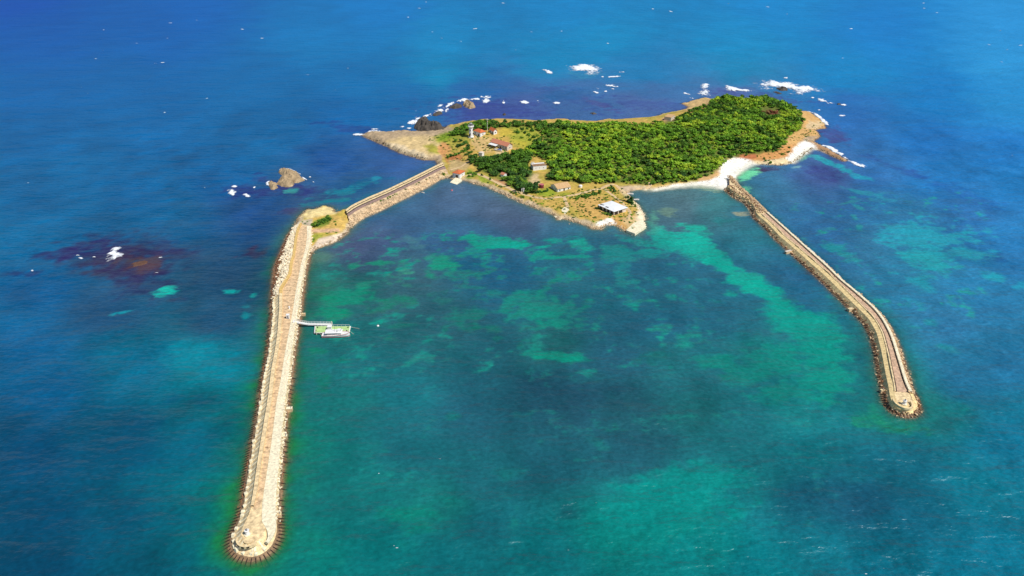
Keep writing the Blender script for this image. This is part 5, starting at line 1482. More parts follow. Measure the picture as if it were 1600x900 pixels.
def boat(label, px, py, L, B, H, rz, kind, hull='white', group=None):
    x, y = gp(px, py, 0.3)
    root = empty('boat', (float(x), float(y), 0), rz); tag(root, label, 'boat', group)
    mb, sec = hull_mesh(L, B, H)
    k = 7
    vs = [p for s in sec for p in s]
    fs = []
    for i in range(len(sec) - 1):
        for j in range(k - 1):
            fs.append((i * k + j, i * k + j + 1, (i + 1) * k + j + 1, (i + 1) * k + j))
    fs.append(tuple(range(k)))
    mb.add(vs, fs); mb.build('hull', M[hull], root, True)
    d = MB()
    hh = [(s[0], s[-1]) for s in sec]
    zo = -0.18 * H if kind != 'ferry' else -0.05
    vs = []
    for a, b in hh:
        vs += [(a[0], a[1] * .93, a[2] + zo), (b[0], b[1] * .93, b[2] + zo)]
    d.add(vs, [(2 * i, 2 * i + 2, 2 * i + 3, 2 * i + 1) for i in range(len(hh) - 1)])
    d.build('deck', M['cream' if kind != 'ferry' else 'white'], root)
    g = MB()
    for sgn in (0, 1):
        for i in range(len(hh) - 1): g.bar(hh[i][sgn], hh[i + 1][sgn], 0.05 + L * .004)
    g.build('gunwale', M['white' if kind != 'ferry' else 'pale_red'], root)
    if kind == 'row':
        for u in (-.2, .12): MB().box((u * L, 0, H * .8), (0.25, B * .8, 0.06)).build('thwart', M['wood'], root)
        MB().box((-L / 2 - .12, 0, H * .8), (0.25, 0.3, 0.6)).build('outboard_motor', M['grey'], root)
    if kind == 'ferry':
        c = MB().box((-L * .06, 0, H + .65), (L * .5, B * .66, 1.1)).build('cabin', M['white'], root)
        MB().box((-L * .06, 0, H + .72), (L * .505, B * .67, 0.3)).build('window_band', M['glass'], c)
        MB().box((-L * .06, 0, H + 1.27), (L * .62, B * .92, 0.12)).build('roof', M['white'], c)
        w_ = MB().box((L * .14, 0, H + 1.75), (L * .12, B * .42, 0.85)).build('wheelhouse', M['white'], root)
        MB().box((L * .203, 0, H + 1.85), (0.06, B * .36, 0.35)).build('windscreen', M['glass'], w_)
        MB().bar((-L * .02, 0, H + 1.3), (-L * .02, 0, H + 4.2), .07).build('mast', M['grey'], root)
        st = MB()
        for i in range(len(sec) - 1):
            for sgn in (1, 5):
                a, b = sec[i][sgn], sec[i + 1][sgn]
                o_ = -0.03 if sgn == 1 else 0.03
                st.add([(a[0], a[1] + o_, a[2] - .05), (b[0], b[1] + o_, b[2] - .05), (b[0], b[1] * 1.03 + o_, b[2] + .22), (a[0], a[1] * 1.03 + o_, a[2] + .22)], [(0, 1, 2, 3)])
        st.build('stripe', M['red'], root)
        rl = MB()
        for i in range(8, 14):
            for sgn in (0, 1):
                a, b = hh[i][sgn], hh[i + 1][sgn]
                rl.bar((a[0], a[1], a[2] + .7), (b[0], b[1], b[2] + .7), .035); rl.bar(a, (a[0], a[1], a[2] + .7), .03)
        rl.build('railing', M['white'], root)
    return root


boat('white passenger boat with a red stripe moored against the green pontoon', 525, 524.5, 11.3, 3.5, 1.15, 0.05, 'ferry')
boat('small white open boat moored at the head of the sandy cove', 984, 303, 4.4, 1.5, 0.55, -0.1, 'row')
boat('short white dinghy beside the large bush on the cove shore', 994.5, 312, 3.2, 1.4, 0.5, 0.05, 'row')
boat('tiny white dinghy tied along the harbour side of the causeway', 661, 301, 2.0, 1.0, 0.4, -0.6, 'row')
xg, yg, zg = on_ground(778.5, 236.2)
lb = boat('white and blue boat laid up on land before the long salmon roofed house', 778.5, 235.5, 6.0, 2.0, 0.8, -0.5, 'row', 'white')
lb.location = (xg, yg, zg + 0.25)
MB().box((1.0, 0, 0.95), (2.8, 1.5, 0.5)).build('cover', M['blue'], lb)


def pontoon():
    q = gpoly([(492, 509.5), (548, 509.5), (546, 519), (491, 520)], 0.9)
    c = q.mean(0); root = empty('pontoon', (float(c[0]), float(c[1]), 0)); tag(root, 'green decked floating pontoon between the footbridge and the white passenger boat', 'pontoon')
    r = [(p[0] - c[0], p[1] - c[1]) for p in q]
    MB().prism(r, -0.5, 0.74).build('hull', M['black'], root)
    r2 = [(x * 0.96, y * .93) for x, y in r]
    MB().prism([(x * 1.01, y * 1.02) for x, y in r], 0.742, 0.86).build('rim', M['white'], root)
    MB().prism(r2, 0.862, 0.90).build('deck', M['green_deck'], root)
    for k, (x, y) in enumerate(((-6.4, 1.2), (-6.4, -1.4), (6.4, 1.2), (6.4, -1.6))):
        MB().lathe([(0.22, 0.8), (0.16, 1.25), (0.26, 1.3), (.2, 1.45)], 8, (x, y, 0)).build('bollard', M['black'], root)
    cab = MB().box((-.9, -.4, 1.75), (1.5, 1.5, 1.7)).build('shelter', M['white'], root)
    MB().box((-.9, -.4, 2.66), (1.9, 1.9, 0.12)).build('roof', M['white'], cab)
    for x in (-.7, -6.0):
        MB().bar((x, 2.7 if x > -2 else -2.9, -1.5), (x, 2.7 if x > -2 else -2.9, 3.2), .13).build('pile', M['cream'], root)
    g = MB()
    for x in np.linspace(-6.8, 6.8, 9): g.bar((x, 2.2, 0.85), (x, 2.2, 1.8), .04)
    g.bar((-6.8, 2.2, 1.8), (6.8, 2.2, 1.8), .05)
    g.build('railing', M['white'], root)
    # mooring lines
    for a, b, lab in (((548, 511), (562, 513.5), 'mooring line stretched from the pontoon end'), ((547, 518), (553, 522), 'short mooring line at the boat end of the pontoon'), ((497, 519), (506, 526), 'mooring line between the pontoon and the boat stern')):
        p, s = gpoly([a], .8)[0], gpoly([b], .2)[0]
        l = MB(); l.bar((0, 0, .8), (s[0] - p[0], s[1] - p[1], 0.15), .05)
        o = l.build('mooring_line', M['cream']); o.location = (p[0], p[1], 0)
        tag(o, lab + ' in the green water', 'rope')


pontoon()


def footbridge():
    a = np.array([*gp(458, 502.5, 3.0), 3.0]); b = np.array([*gp(482, 506.8, 1.05), 1.05]); c2 = np.array([*gp(519, 507.3, 1.0), 1.0])
    root = empty('footbridge', tuple(map(float, a))); tag(root, 'narrow white footbridge sloping from the long breakwater down to the green pontoon', 'footbridge')
    for nm, p, q in (('ramp', a, b), ('walkway', b, c2)):
        p, q = p - a, q - a
        d = (q - p); d[2] = 0; d /= np.linalg.norm(d); s = np.array([-d[1], d[0], 0])
        m1 = MB(); w_ = 0.75
        m1.add([p - s * w_, p + s * w_, q + s * w_, q - s * w_] + [x + np.array([0, 0, .14]) for x in (p - s * w_, p + s * w_, q + s * w_, q - s * w_)], [(3, 2, 1, 0), (4, 5, 6, 7), (0, 1, 5, 4), (1, 2, 6, 5), (2, 3, 7, 6), (3, 0, 4, 7)])
        part = m1.build(nm, M['white'], root)
        for sg in (-1, 1):
            r = MB()
            for k in range(9):
                t_ = p + (q - p) * k / 8 + s * w_ * sg
                r.bar(t_ + [0, 0, .1], t_ + [0, 0, 1.0], .035)
            for h in (.55, 1.0): r.bar(p + s * w_ * sg + [0, 0, h], q + s * w_ * sg + [0, 0, h], .04)
            r.build('railing', M['white'], part)


footbridge()


def buoy(label, px, py, r, mat):
    x, y = gp(px, py, .1); root = empty('buoy', (float(x), float(y), 0)); tag(root, label, 'buoy')
    MB().lathe([(r * .3, -r * .7), (r * .8, -r * .45), (r, 0), (r * .8, r * .55), (r * .35, r * .85)], 12).build('float', M[mat], root, True)
    MB().lathe([(r * .12, r * .84), (r * .12, r * 1.5), (r * .25, r * 1.55), (r * .1, r * 1.75)], 8).build('ring', M['grey'], root)


buoy('white mooring buoy floating off the pontoon', 590.5, 509, 0.55, 'white')
buoy('small faded red buoy floating before the boathouse', 706, 297.5, 0.75, 'pale_red')


# ------------------------------------------------------------------ rocks in the sea
def rock(name, label, pts, h, mat, step=0.7, rough=1.0, cat='rock', lean=0.0):
    P = gpoly(pts)
    c = P.mean(0)
    xs = np.arange(P[:, 0].min() - 3, P[:, 0].max() + 3, step); ys = np.arange(P[:, 1].min() - 3, P[:, 1].max() + 3, step * 1.3)
    X, Y = np.meshgrid(xs, ys); sh = X.shape; X, Y = X.ravel(), Y.ravel()
    d = sdist(P, X, Y) + (fbm(X / 2.5, Y / 2.5, 15, 3) - .5) * 2.5
    dm = max(d.max(), 1e-3)
    r1 = np.abs(fbm(X / 3.6, Y / 6.0, 13, 5) - .5) * 2.6
    Z = np.where(d > 0, h * (np.clip(d / dm, 0, 1) ** 0.55) * (0.75 + 0.9 * (0.6 - r1) * rough) + 0.1, d * 0.9)
    Z = Z + (fbm(X / 1.4, Y / 1.4, 19, 3) - .5) * 0.9 * (d > -.5) * min(1, h)
    idx = np.arange(len(X)).reshape(sh)
    keep = (d > -2.5).reshape(sh)
    q = np.stack([idx[:-1, :-1], idx[:-1, 1:], idx[1:, 1:], idx[1:, :-1]], -1)
    f = q[keep[:-1, :-1] & keep[:-1, 1:] & keep[1:, 1:] & keep[1:, :-1]]
    used = np.unique(f); mp = -np.ones(len(X), int); mp[used] = np.arange(len(used))
    v = np.stack([X - c[0], Y - c[1], Z], 1)[used]
    o = link(name, np_mesh(name, v, mp[f], M[mat])); o.location = (c[0], c[1], 0)
    tag(o, label, cat)


rock('sea_rock', 'largest tan rock islet in the open sea off the headland', [(436, 269), (441, 266), (449, 267), (460, 270), (467, 273), (474, 282), (466, 286), (458, 285), (457, 291), (450, 292.5), (440, 291.5), (434, 288), (435, 282), (440, 279), (441, 275)], 4.2, 'rock')
rock('sea_rock', 'small weedy rock just beside the tan islet off the headland', [(418, 286), (423, 283), (432, 286.5), (434, 294), (428, 297), (423, 296)], 1.6, 'rock')
rock('sea_rock', 'dark jagged outcrop against the flat western point', [(646, 199), (651, 193), (657, 188), (667, 187), (671, 190), (670, 196), (681, 197), (690, 199), (697, 200), (693, 204), (687, 207), (666, 206), (651, 204)], 3.6, 'dark_rock', 0.6, 2.6)
rock('sea_rock', 'low dark rock ridge in surf nearer the western point of the island', [(702, 168.5), (711, 164), (721, 165), (722, 168), (710, 170.5)], 2.6, 'dark_rock')
rock('sea_rock', 'blocky tan topped rock at the end of the surf line behind the lighthouse', [(722, 163), (732, 160), (741, 164), (743, 168.5), (734, 170.5), (726, 167)], 4.0, 'rock', 0.7)
rock('sea_rock', 'thin dark reef along the surf line off the western point', [(674, 180.5), (683, 176), (690, 175), (691, 177.5), (681, 181.5)], 1.6, 'dark_rock')
rock('sea_rock', 'tiny lone rock in calm purple water north of the lighthouse', [(785, 179), (790, 178.3), (792, 180), (787, 180.8)], 1.2, 'dark_rock')
rock('sea_rock', 'low flat dark rock off the middle of the north shore', [(922, 177), (929, 176.6), (933, 178.4), (926, 178.8)], 0.9, 'dark_rock')
rock('sea_rock', 'rock standing inside the biggest patch of white surf', [(1214, 139), (1222, 137.4), (1231, 139.4), (1230, 142), (1219, 142)], 2.6, 'dark_rock')
rock('sea_rock', 'flat dark rock just below the biggest patch of white surf', [(1207, 144), (1213, 143), (1223, 146.4), (1218, 147.4)], 0.8, 'dark_rock')
rock('sea_rock', 'yellow brown reef barely awash in dark weedy water west of the long breakwater', [(206, 412), (214, 409), (226, 407), (232, 408.5), (230, 412), (220, 415), (210, 416)], 0.10, 'wet_stone', 0.6)
rock('sea_rock', 'small dark rock east of the biggest surf patch', [(1308, 162.4), (1312, 162), (1313, 163.6), (1309, 164)], 0.9, 'dark_rock')

# ------------------------------------------------------------------ surf, whitecaps and painted glints
FO = []


def foam_area(kind, data, amt=1.0, cell=0.6, h=0.5, rag=1.0, soft=6.0):
    """kind poly / ell / band -> little patches of broken foam lying on the water"""
    if kind == 'ell':
        cx, cy, rx, ry, rot = data
        a = np.linspace(0, 2 * np.pi, 20, endpoint=False); r = math.radians(rot)
        data = [(cx + rx * math.cos(t) * math.cos(r) - ry * math.sin(t) * math.sin(r), cy + rx * math.cos(t) * math.sin(r) + ry * math.sin(t) * math.cos(r)) for t in a]
    if kind == 'band':
        pts, wd = data; pts = gpoly(pts)
        x0, y0 = pts.min(0) - wd * 2; x1, y1 = pts.max(0) + wd * 2
    else:
        P = gpoly(data); x0, y0 = P.min(0) - 3; x1, y1 = P.max(0) + 3
    sx = cell; sy = cell * (2.0 if y0 > 450 else 1.2)
    xs = np.arange(x0, x1, sx); ys = np.arange(y0, y1, sy)
    if len(xs) < 2 or len(ys) < 2: return
    X, Y = np.meshgrid(xs, ys); sh = X.shape; X, Y = X.ravel(), Y.ravel()
    if kind == 'band':
        d = wd - dist_poly(pts, X, Y, False); sc = wd
    else:
        d = sdist(P, X, Y); sc = max(d.max(), .3)
    m = np.clip(d / sc, -1, 1)
    k = m * 1.1 + (fbm(X / 5.0, Y / 9.0, 23, 3) - .5) * 1.9 * rag + (fbm(X / 1.5, Y / 3.0, 29, 2) - .5) * 1.3 * rag
    th = 0.32 - 0.30 * amt
    on = (k > th - 0.25).reshape(sh)
    Z = 0.08 + h * np.clip(k, 0, 1) * (0.4 + 1.2 * fbm(X / 1.3, Y / 1.3, 33, 3))
    idx = np.arange(len(X)).reshape(sh)
    q = np.stack([idx[:-1, :-1], idx[:-1, 1:], idx[1:, 1:], idx[1:, :-1]], -1)
    f = q[on[:-1, :-1] & on[1:, 1:]]
    if not len(f): return
    used = np.unique(f); mp = -np.ones(len(X), int); mp[used] = np.arange(len(used))
    FO.append((np.stack([X, Y, Z], 1)[used], mp[f], np.clip((k - th) * 1.2 + .12, -.2, 1)[used]))


def foam_flush(name, label, mat='foam'):
    V, Fc, KC, o = [], [], [], 0
    for v, f, kc in FO:
        KC.append(kc); V.append(v); Fc.append(f + o); o += len(v)
    FO.clear()
    ob = link(name, np_mesh(name, np.vstack(V), np.vstack(Fc), M[mat], attrs={'cover': np.concatenate(KC)}, smooth=True))
    tag(ob, label, None, None, 'stuff')


foam_area('poly', [(885, 102.5), (892, 110), (902, 111.5), (913, 112), (916, 116), (925, 116.5), (933, 113), (940, 109.5), (936, 106), (930, 102), (915, 100), (904, 100.5), (900, 103)], 1.2, 0.8, 1.6, 0.45)
foam_area('poly', [(846, 109), (853, 109), (860, 111), (864, 114), (862, 116), (856, 115), (852, 112)], 1.0, 0.7, 0.8, 0.7)
for e in ((942, 120.5, 3, 1, 0), (960, 120, 9, .9, -5), (955, 134, 9, 2.4, 0), (935, 140, 4, 2, 20), (946, 143.5, 3, 1.3, 0), (957, 139, 2.5, 1.2, 0), (931, 144.5, 4, 1.2, 10), (971, 113, 4, .8, 0), (870, 161.5, 4, 1.6, 0), (841, 159, 2, 2.4, 0), (820, 160, 6, 2, 8), (787, 159.5, 2, 3, 0), (760, 151.5, 7, 2.2, 0), (1284, 157, 7, 2.2, 8), (1296, 161.4, 7, 1.8, 8), (1270, 153, 2, 1, 0), (1226, 122, 3, 1, 0), (1074, 147, 6, 1.2, 15), (1082, 154, 3, 1.4, 0), (1280, 172, 4, 1.4, 0), (1316, 181, 4, 1, 0), (1209, 158, 2, 1.2, 0), (1318, 164, 3, 1.1, 0)):
    foam_area('ell', (e[0], e[1], e[2] * 1.25, e[3], e[4]), 0.6, 0.5, 0.5, 1.3)
foam_area('ell', (760, 158, 7, 5, 0), 0.3, 0.6, 0.2, 1.2)
foam_area('poly', [(1094, 131), (1101, 130.5), (1111, 132), (1103, 137), (1111, 143), (1108, 150), (1100, 150), (1083, 147), (1092, 144), (1097, 141), (1096, 135)], 0.9, 0.7, 1.0, 0.7)
foam_area('poly', [(1129, 132), (1135, 133), (1147, 136), (1156, 139), (1170, 139), (1187, 144.5), (1170, 144), (1155, 143), (1137, 142), (1131, 138)], 1.0, 0.7, 0.9, 0.6)
foam_area('poly', [(1182, 131), (1190, 126), (1205, 126), (1220, 128), (1240, 128), (1250, 134), (1266, 134), (1276, 137), (1285, 143), (1268, 144), (1250, 148), (1232, 147), (1240, 142), (1215, 138), (1205, 137), (1199, 141), (1190, 138)], 1.1, 0.8, 1.4, 0.55)
foam_area('band', ([(1262, 174.5), (1272, 177), (1281, 184), (1287, 190), (1292, 195)], 2.2), 0.8, 0.6, 0.6, 1.0)
foam_area('band', ([(1287, 228), (1296, 231), (1310, 240), (1324, 249), (1334, 255), (1346, 260)], 2.6), 0.7, 0.6, 0.5, 1.0)
foam_area('ell', (586, 207, 15, 2.6, 0), 0.9, 0.6, 0.9, 0.8); foam_area('ell', (562, 210.5, 12, 1.6, 0), 0.9, 0.6, 0.6, 0.8); foam_area('ell', (618, 206, 11, 2, -5), 0.9, 0.6, 0.6, 0.8)
foam_area('ell', (588, 202, 8, 1.4, -5), 0.8, 0.6, 0.5, 0.9); foam_area('ell', (630, 198, 5, 1.4, 0), 0.9, 0.6, 0.4, 0.9); foam_area('ell', (639, 200.5, 5, 1.4, 0), 0.7, 0.6, 0.4, 0.9)
foam_area('band', ([(640, 193), (652, 186), (662, 182), (674, 178), (686, 174), (696, 168), (704, 163), (714, 159), (726, 156), (746, 155)], 3.4), 0.5, 0.5, 0.6, 1.5)
foam_area('ell', (688, 165, 6, 2, -15), 0.8, 0.6, 0.4, 0.9); foam_area('ell', (698, 172, 6, 3, -15), 0.4, 0.6, 0.3, 1.2)
for e, a_, rg in (((366.6, 291.5, 5, 1.6, -3), 1.0, .6), ((363, 301, 8, 5.5, 0), .9, .8), ((386, 306, 6, 3, 10), .6, 1.0), ((397.5, 293, 3, 1.4, -15), .9, .7), ((396.5, 297, 4, 1.8, 0), .7, 1.0), ((420, 287, 4, 3.5, 0), .6, 1.0), ((448, 264.5, 5, 1.6, 5), 1.0, .6), ((462, 269, 12, 1.2, 28), .7, 1.0), ((476, 279.5, 6, 1.1, 28), .9, .8), ((485, 277, 3, 1.1, 5), .9, .8), ((490, 285, 2.5, 1.2, 10), .7, 1.0), ((438, 266, 3, 2, -30), .7, .9),
                 ((126, 403.5, 7, 2.2, 8), .9, .8), ((122, 399.5, 5, .7, 0), .7, .8), ((51, 423.5, 3, 1.4, 0), .8, .9), ((147, 402, 3, 1, 0), .5, 1.0), ((205, 433, 2, .8, 0), .6, 1.0), ((245, 427, 4, .7, 0), .6, 1.0), ((250, 403, 5, .8, -5), .5, 1.0)):
    foam_area('ell', e, a_, 0.45, 0.4, rg)
foam_area('poly', [(168, 409), (175, 391), (181, 385.5), (188, 388), (186, 393), (197, 397), (187, 403), (181, 408), (174, 409)], 0.75, 0.4, 0.7, 0.9)
# white wash on the weather side of the curved breakwater
W, n, py, crest, zc, i0, i1 = EBG
ii = [i for i in range(i1 - 3, len(W)) if 345 < py[i] < 470]
B_ = W[ii] - n[ii] * 0.6
for a_ in range(0, len(ii) - 4, 4):
    seg = B_[a_:a_ + 5]
    s_ = fbm(np.array([seg[0, 0] / 9]), np.array([seg[0, 1] / 9]), 44, 2)[0]
    if s_ < 0.36: continue
    pxs, pys = to_px(seg[:, 0], seg[:, 1], 0)
    foam_area('band', (list(zip(pxs, pys)), 0.6 + 0.7 * s_), 0.3, 0.3, 0.12, 1.4)
foam_flush('surf', 'white breaking surf round the rocks and reefs of the island')
# whitecaps scattered by the wind over the open sea
r_ = np.random.default_rng(77)
CAPS = [(266, 36), (262, 60), (410, 60), (150, 92), (162, 79), (254, 98), (243, 99), (323, 154), (258, 176), (421, 168), (59, 183), (79, 221), (132, 255), (14, 256), (44, 286), (12, 298), (170, 230), (480, 117), (543, 107), (600, 121), (128, 137), (214, 68), (308, 32), (379, 46), (1200, 11), (1443, 5), (1444, 13), (1464, 20), (1563, 48), (1545, 70), (1318, 91), (1565, 97), (1595, 71), (1450, 111), (1330, 45), (1230, 22), (830, 50), (877, 49), (742, 45), (690, 60), (720, 65), (1020, 14), (1048, 18), (950, 68), (786, 5), (638, 27), (655, 13), (558, 182), (302, 288), (322, 294), (178, 242), (1581, 243), (1540, 265), (1463, 723), (1471, 730), (1560, 778), (1510, 600), (1585, 340)]
for x, y in CAPS:
    foam_area('ell', (x, y, r_.uniform(1.8, 4), r_.uniform(0.25, 0.5), r_.uniform(-6, 10)), 0.5, 0.5 if y < 400 else .25, 0.3, 1.0)
for _ in range(30):
    x, y = r_.uniform(0, 1600), r_.uniform(0, 330) if r_.random() < .75 else r_.uniform(0, 500)
    if 540 < x < 1340 and y > 110: continue
    if y > 330 and 230 < x < 1520: continue
    foam_area('ell', (x, y, r_.uniform(1.0, 2.2), r_.uniform(0.15, 0.35), r_.uniform(-6, 8)), 0.5, 0.5, 0.2, 1.0)
for _ in range(150):  # sun glints on the near wave crests, put in as white flecks
    x, y = r_.uniform(560, 1600), r_.uniform(700, 900)
    if r_.random() > (y - 660) / 240: continue
    foam_area('ell', (x, y, r_.uniform(1.0, 3.2), r_.uniform(0.25, 0.5), r_.uniform(-4, 12)), 0.5, 0.16, 0.08, 0.8)
foam_flush('whitecaps_and_glints', 'tiny white wave crests scattered by the wind over the open sea, with sun glints painted as flecks on the near water', 'foam_glint')

# ------------------------------------------------------------------ tracks
def track(label, pts, wd):
    P = [on_ground(*p) for p in pts]
    P = smooth(resample(np.array(P)[:, :2], 1.2), 3)
    t = np.gradient(P, axis=0); t /= np.linalg.norm(t, axis=1)[:, None] + 1e-9
    nn = np.stack([-t[:, 1], t[:, 0]], 1)
    rows = []
    for k in np.linspace(-1, 1, 5):
        q = P + nn * (k * wd / 2 * (0.8 + 0.5 * fbm(P[:, 0] / 3, P[:, 1] / 3, 55 + int(k * 2), 2)))[:, None]
        rows.append(np.column_stack([q, ground_z(q[:, 0], q[:, 1]) + (0.10 if abs(k) < 1 else 0.02)]))
    v, f = loft(rows)
    o = link('path', np_mesh('path', v, f, M['path'], smooth=True)); tag(o, label, None, None, 'structure')


track('sandy track along the south shore of the island', [(722, 276), (744, 271.5), (760, 277), (775, 285), (790, 292), (805, 300), (820, 304), (835, 308.5), (850, 311), (865, 309.5), (882, 308), (900, 304.5), (913, 301), (925, 297), (936, 296), (946, 291.5), (960, 288.5)], 2.3)
track('sandy footpath round the white roofed building', [(942, 294), (950, 300), (956, 304.5), (966, 312), (976, 321), (983, 329), (985, 336), (980, 343)], 1.8)
track('short footpath from the track down to the slipway', [(882, 308.5), (884, 316), (888, 324), (884, 330)], 1.8)
track('footpath along the cove to the beach', [(962, 289.5), (970, 297), (978, 303)], 1.8)
track('pale path along the head of the cove', [(978, 299), (992, 296), (1010, 295), (1018, 290), (1013, 285)], 1.8)
track('footpath climbing from the causeway to the houses', [(704, 266), (716, 262), (728, 256), (737, 250)], 1.8)

# ------------------------------------------------------------------ trees and bushes
def crown_arrays(seed, n=190, core=True, size=(0.16, 0.30)):
    """a crown of about unit radius: leaf clumps spread over a heap of unequal lumps, with an inner mass"""
    r = np.random.default_rng(seed)
    L = 7
    lc = np.concatenate([[[0, 0, 0.05]], r.normal(0, 0.42, (L - 1, 3)) * [1, 1, .62] + [0, 0, .12]])
    lr = np.concatenate([[0.62], r.uniform(0.28, 0.5, L - 1)])
    pick = r.choice(L, n, p=lr ** 2 / (lr ** 2).sum())
    d = r.normal(0, 1, (n, 3)); d[:, 2] = d[:, 2] * .8 + 0.25
    d /= np.linalg.norm(d, axis=1)[:, None]
    c = lc[pick] + d * lr[pick][:, None] * r.uniform(0.82, 1.1, n)[:, None]
    c[:, 2] = np.maximum(c[:, 2], -0.55)
    nm = d + r.normal(0, 0.38, (n, 3)); nm /= np.linalg.norm(nm, axis=1)[:, None]
    up = np.tile([0.3, .2, 1.0], (n, 1)); a = np.cross(nm, up); a /= np.linalg.norm(a, axis=1)[:, None] + 1e-6
    b = np.cross(nm, a)
    s = r.uniform(*size, n)[:, None]; e = r.uniform(.7, 1.3, n)[:, None]
    bend = nm * s * 0.35
    V = np.stack([c - a * s * e - bend, c - b * s / e, c + a * s * e - bend, c + b * s / e], 1).reshape(-1, 3)
    Fq = np.arange(n * 4).reshape(n, 4)
    vs, fs, o = [V], [Fq], len(V)
    if core:
        for k in range(3):
            iv = ICO_V * (lr[k] * 0.85) * r.uniform(.85, 1.1, (len(ICO_V), 1)) + lc[k]
            vs.append(iv); fs.append(np.column_stack([ICO_F, ICO_F[:, 2]])[:, :4] + o); o += len(iv)
    return np.vstack(vs), fs


def crown_mesh(name, seed, mat, **kw):
    V, fs = crown_arrays(seed, **kw)
    me = bpy.data.meshes.new(name)
    faces = [tuple(f) for f in fs[0]] + [tuple(f[:3]) for g in fs[1:] for f in g]
    me.from_pydata(V.tolist(), [], faces); me.update(); me.materials.append(mat)
    return me


def trunk_mesh():
    mb = MB()
    mb.lathe([(0.09, -0.5), (0.06, 0.0), (0.05, 0.5), (0.03, .9)], 6)
    for k in range(4):
        a = k * 1.6 + .3
        mb.bar((0, 0, .35 + .08 * k), (0.38 * math.cos(a), .38 * math.sin(a), .8 + .06 * k), .018, 5)
    me = bpy.data.meshes.new('trunk'); me.from_pydata(mb.v, [], mb.f); me.update(); me.materials.append(M['trunk'])
    return me


TRUNK = trunk_mesh()
CROWNS = {m: [crown_mesh('crown', 500 + k, M[m]) for k in range(6)] for m in ('leaf', 'leaf_dark')}
BUSHES = {m: [crown_mesh('bush', 600 + k, M[m], n=130) for k in range(5)] for m in ('leaf_bush', 'leaf_dark', 'leaf_rust')}


def scatter(poly, sp, seed, zmin=0.4):
    """points on a jittered triangular net inside a pixel outline (ground positions)"""
    r = np.random.default_rng(seed)
    g = gpoly(poly); x0, y0 = g.min(0) - 60; x1, y1 = g.max(0) + 40
    rows = np.arange(y0, y1, sp * .87)
    P = []
    for k, yy in enumerate(rows):
        xx = np.arange(x0 + (k % 2) * sp / 2, x1, sp)
        P.append(np.column_stack([xx, np.full(len(xx), yy)]))
    P = np.vstack(P); P = P + r.uniform(-.42, .42, P.shape) * sp
    z = ground_z(P[:, 0], P[:, 1])
    px, py = to_px(P[:, 0], P[:, 1], z)
    k = inside(np.array(poly, float), px + (fbm(P[:, 0] / 6, P[:, 1] / 6, 31, 3) - .5) * 8, py + (fbm(P[:, 0] / 6, P[:, 1] / 6, 37, 3) - .5) * 4) & (z > zmin)
    k &= dist_poly(COAST, P[:, 0], P[:, 1]) > 3.0
    return np.column_stack([P, z])[k], np.stack([px, py], 1)[k]


HOLES = [[(730, 198), (782, 200), (810, 232), (806, 244), (770, 240), (756, 250), (744, 248), (738, 226), (728, 212)],
         [(826, 255), (857, 256), (866, 268), (862, 276), (842, 274), (838, 292), (824, 290), (826, 270)],
         [(860, 284), (897, 283), (897, 300), (862, 304)], [(838, 284), (854, 285), (854, 298), (838, 298)], [(1034, 184), (1052, 184), (1058, 193), (1036, 194)], [(778, 270), (790, 271), (790, 282), (778, 281)],
         [(1190, 168), (1220, 170), (1220, 182), (1190, 182)]]
tp, tpx = scatter(FOREST, 2.9, 3); gpnt, gpx = scatter(GROVE, 3.6, 5); hp, hpx = scatter(HEDGE, 3.4, 6)


def open_spots(p, q):
    k = np.ones(len(p), bool)
    for h in HOLES:
        k &= ~inside(np.array(h, float), q[:, 0], q[:, 1])
    return p[k], q[k]


tp, tpx = open_spots(tp, tpx); gpnt, gpx = open_spots(gpnt, gpx)
hk = ~((hpx[:, 0] > 731) & (hpx[:, 0] < 780) & (hpx[:, 1] > 203.5)); hp, hpx = hp[hk], hpx[hk]
ALL = [(*p, 'wood') for p in tp] + [(*p, 'grove') for p in gpnt] + [(*p, 'hedge') for p in hp]
ALL.sort(key=lambda t: t[1])
LABELS = {'wood': ('bright green broadleaf tree along the near edge of the dense island wood', 'trees along the near edge of the wood'),
          'grove': ('dark green tree in the grove between the houses and the shore track', 'dark trees of the grove by the shore track'),
          'hedge': ('dark tree in the row behind the lighthouse', 'dark trees behind the lighthouse')}
tr_ = np.random.default_rng(91)
PROTO = {}
CH = {}
NIND = 290


def plant_tree(x, y, z, R, Hh, kind, mat):
    key = (mat, int(tr_.integers(6)))
    if key not in CH:
        root = empty('tree', (0, 0, 0))
        a = link('crown', CROWNS[mat][key[1]], root); a.location = (0, 0, 0.62); a.scale = (0.5, 0.5, .46)
        b = link('trunk', TRUNK, root)
        CH[key] = (root, [a, b]); o = root
    else:
        src, kids = CH[key]
        o = src.copy(); COL.objects.link(o)
        for c in kids:
            d = c.copy(); COL.objects.link(d); d.parent = o
    lab, grp = LABELS[kind]
    tag(o, lab, 'tree', grp)
    o.location = (x, y, z - .1); o.rotation_euler = (0, 0, tr_.uniform(0, 6.28)); o.scale = (2 * R, 2 * R, Hh)
    return o


mass = []
for k, (x, y, z, kind) in enumerate(ALL):
    R = 0.85 + 2.0 * tr_.random() ** 1.8 if kind == 'wood' else tr_.uniform(1.6, 3.0)
    op = fbm(np.array([x / 20]), np.array([y / 20]), 64, 3)[0] if kind == 'wood' else .5
    R *= 0.75 + 0.5 * op
    Hh = R * tr_.uniform(1.1, 1.65)
    if kind == 'hedge': R *= .8; Hh *= .75
    dk = kind != 'wood' or fbm(np.array([x / 14]), np.array([y / 14]), 63, 2)[0] + tr_.uniform(-.12, .12) < 0.34
    if k < NIND:
        plant_tree(x, y, z, R, Hh, kind, 'leaf_dark' if dk else 'leaf')
    else:
        mass.append((x, y, z, R, Hh, dk))
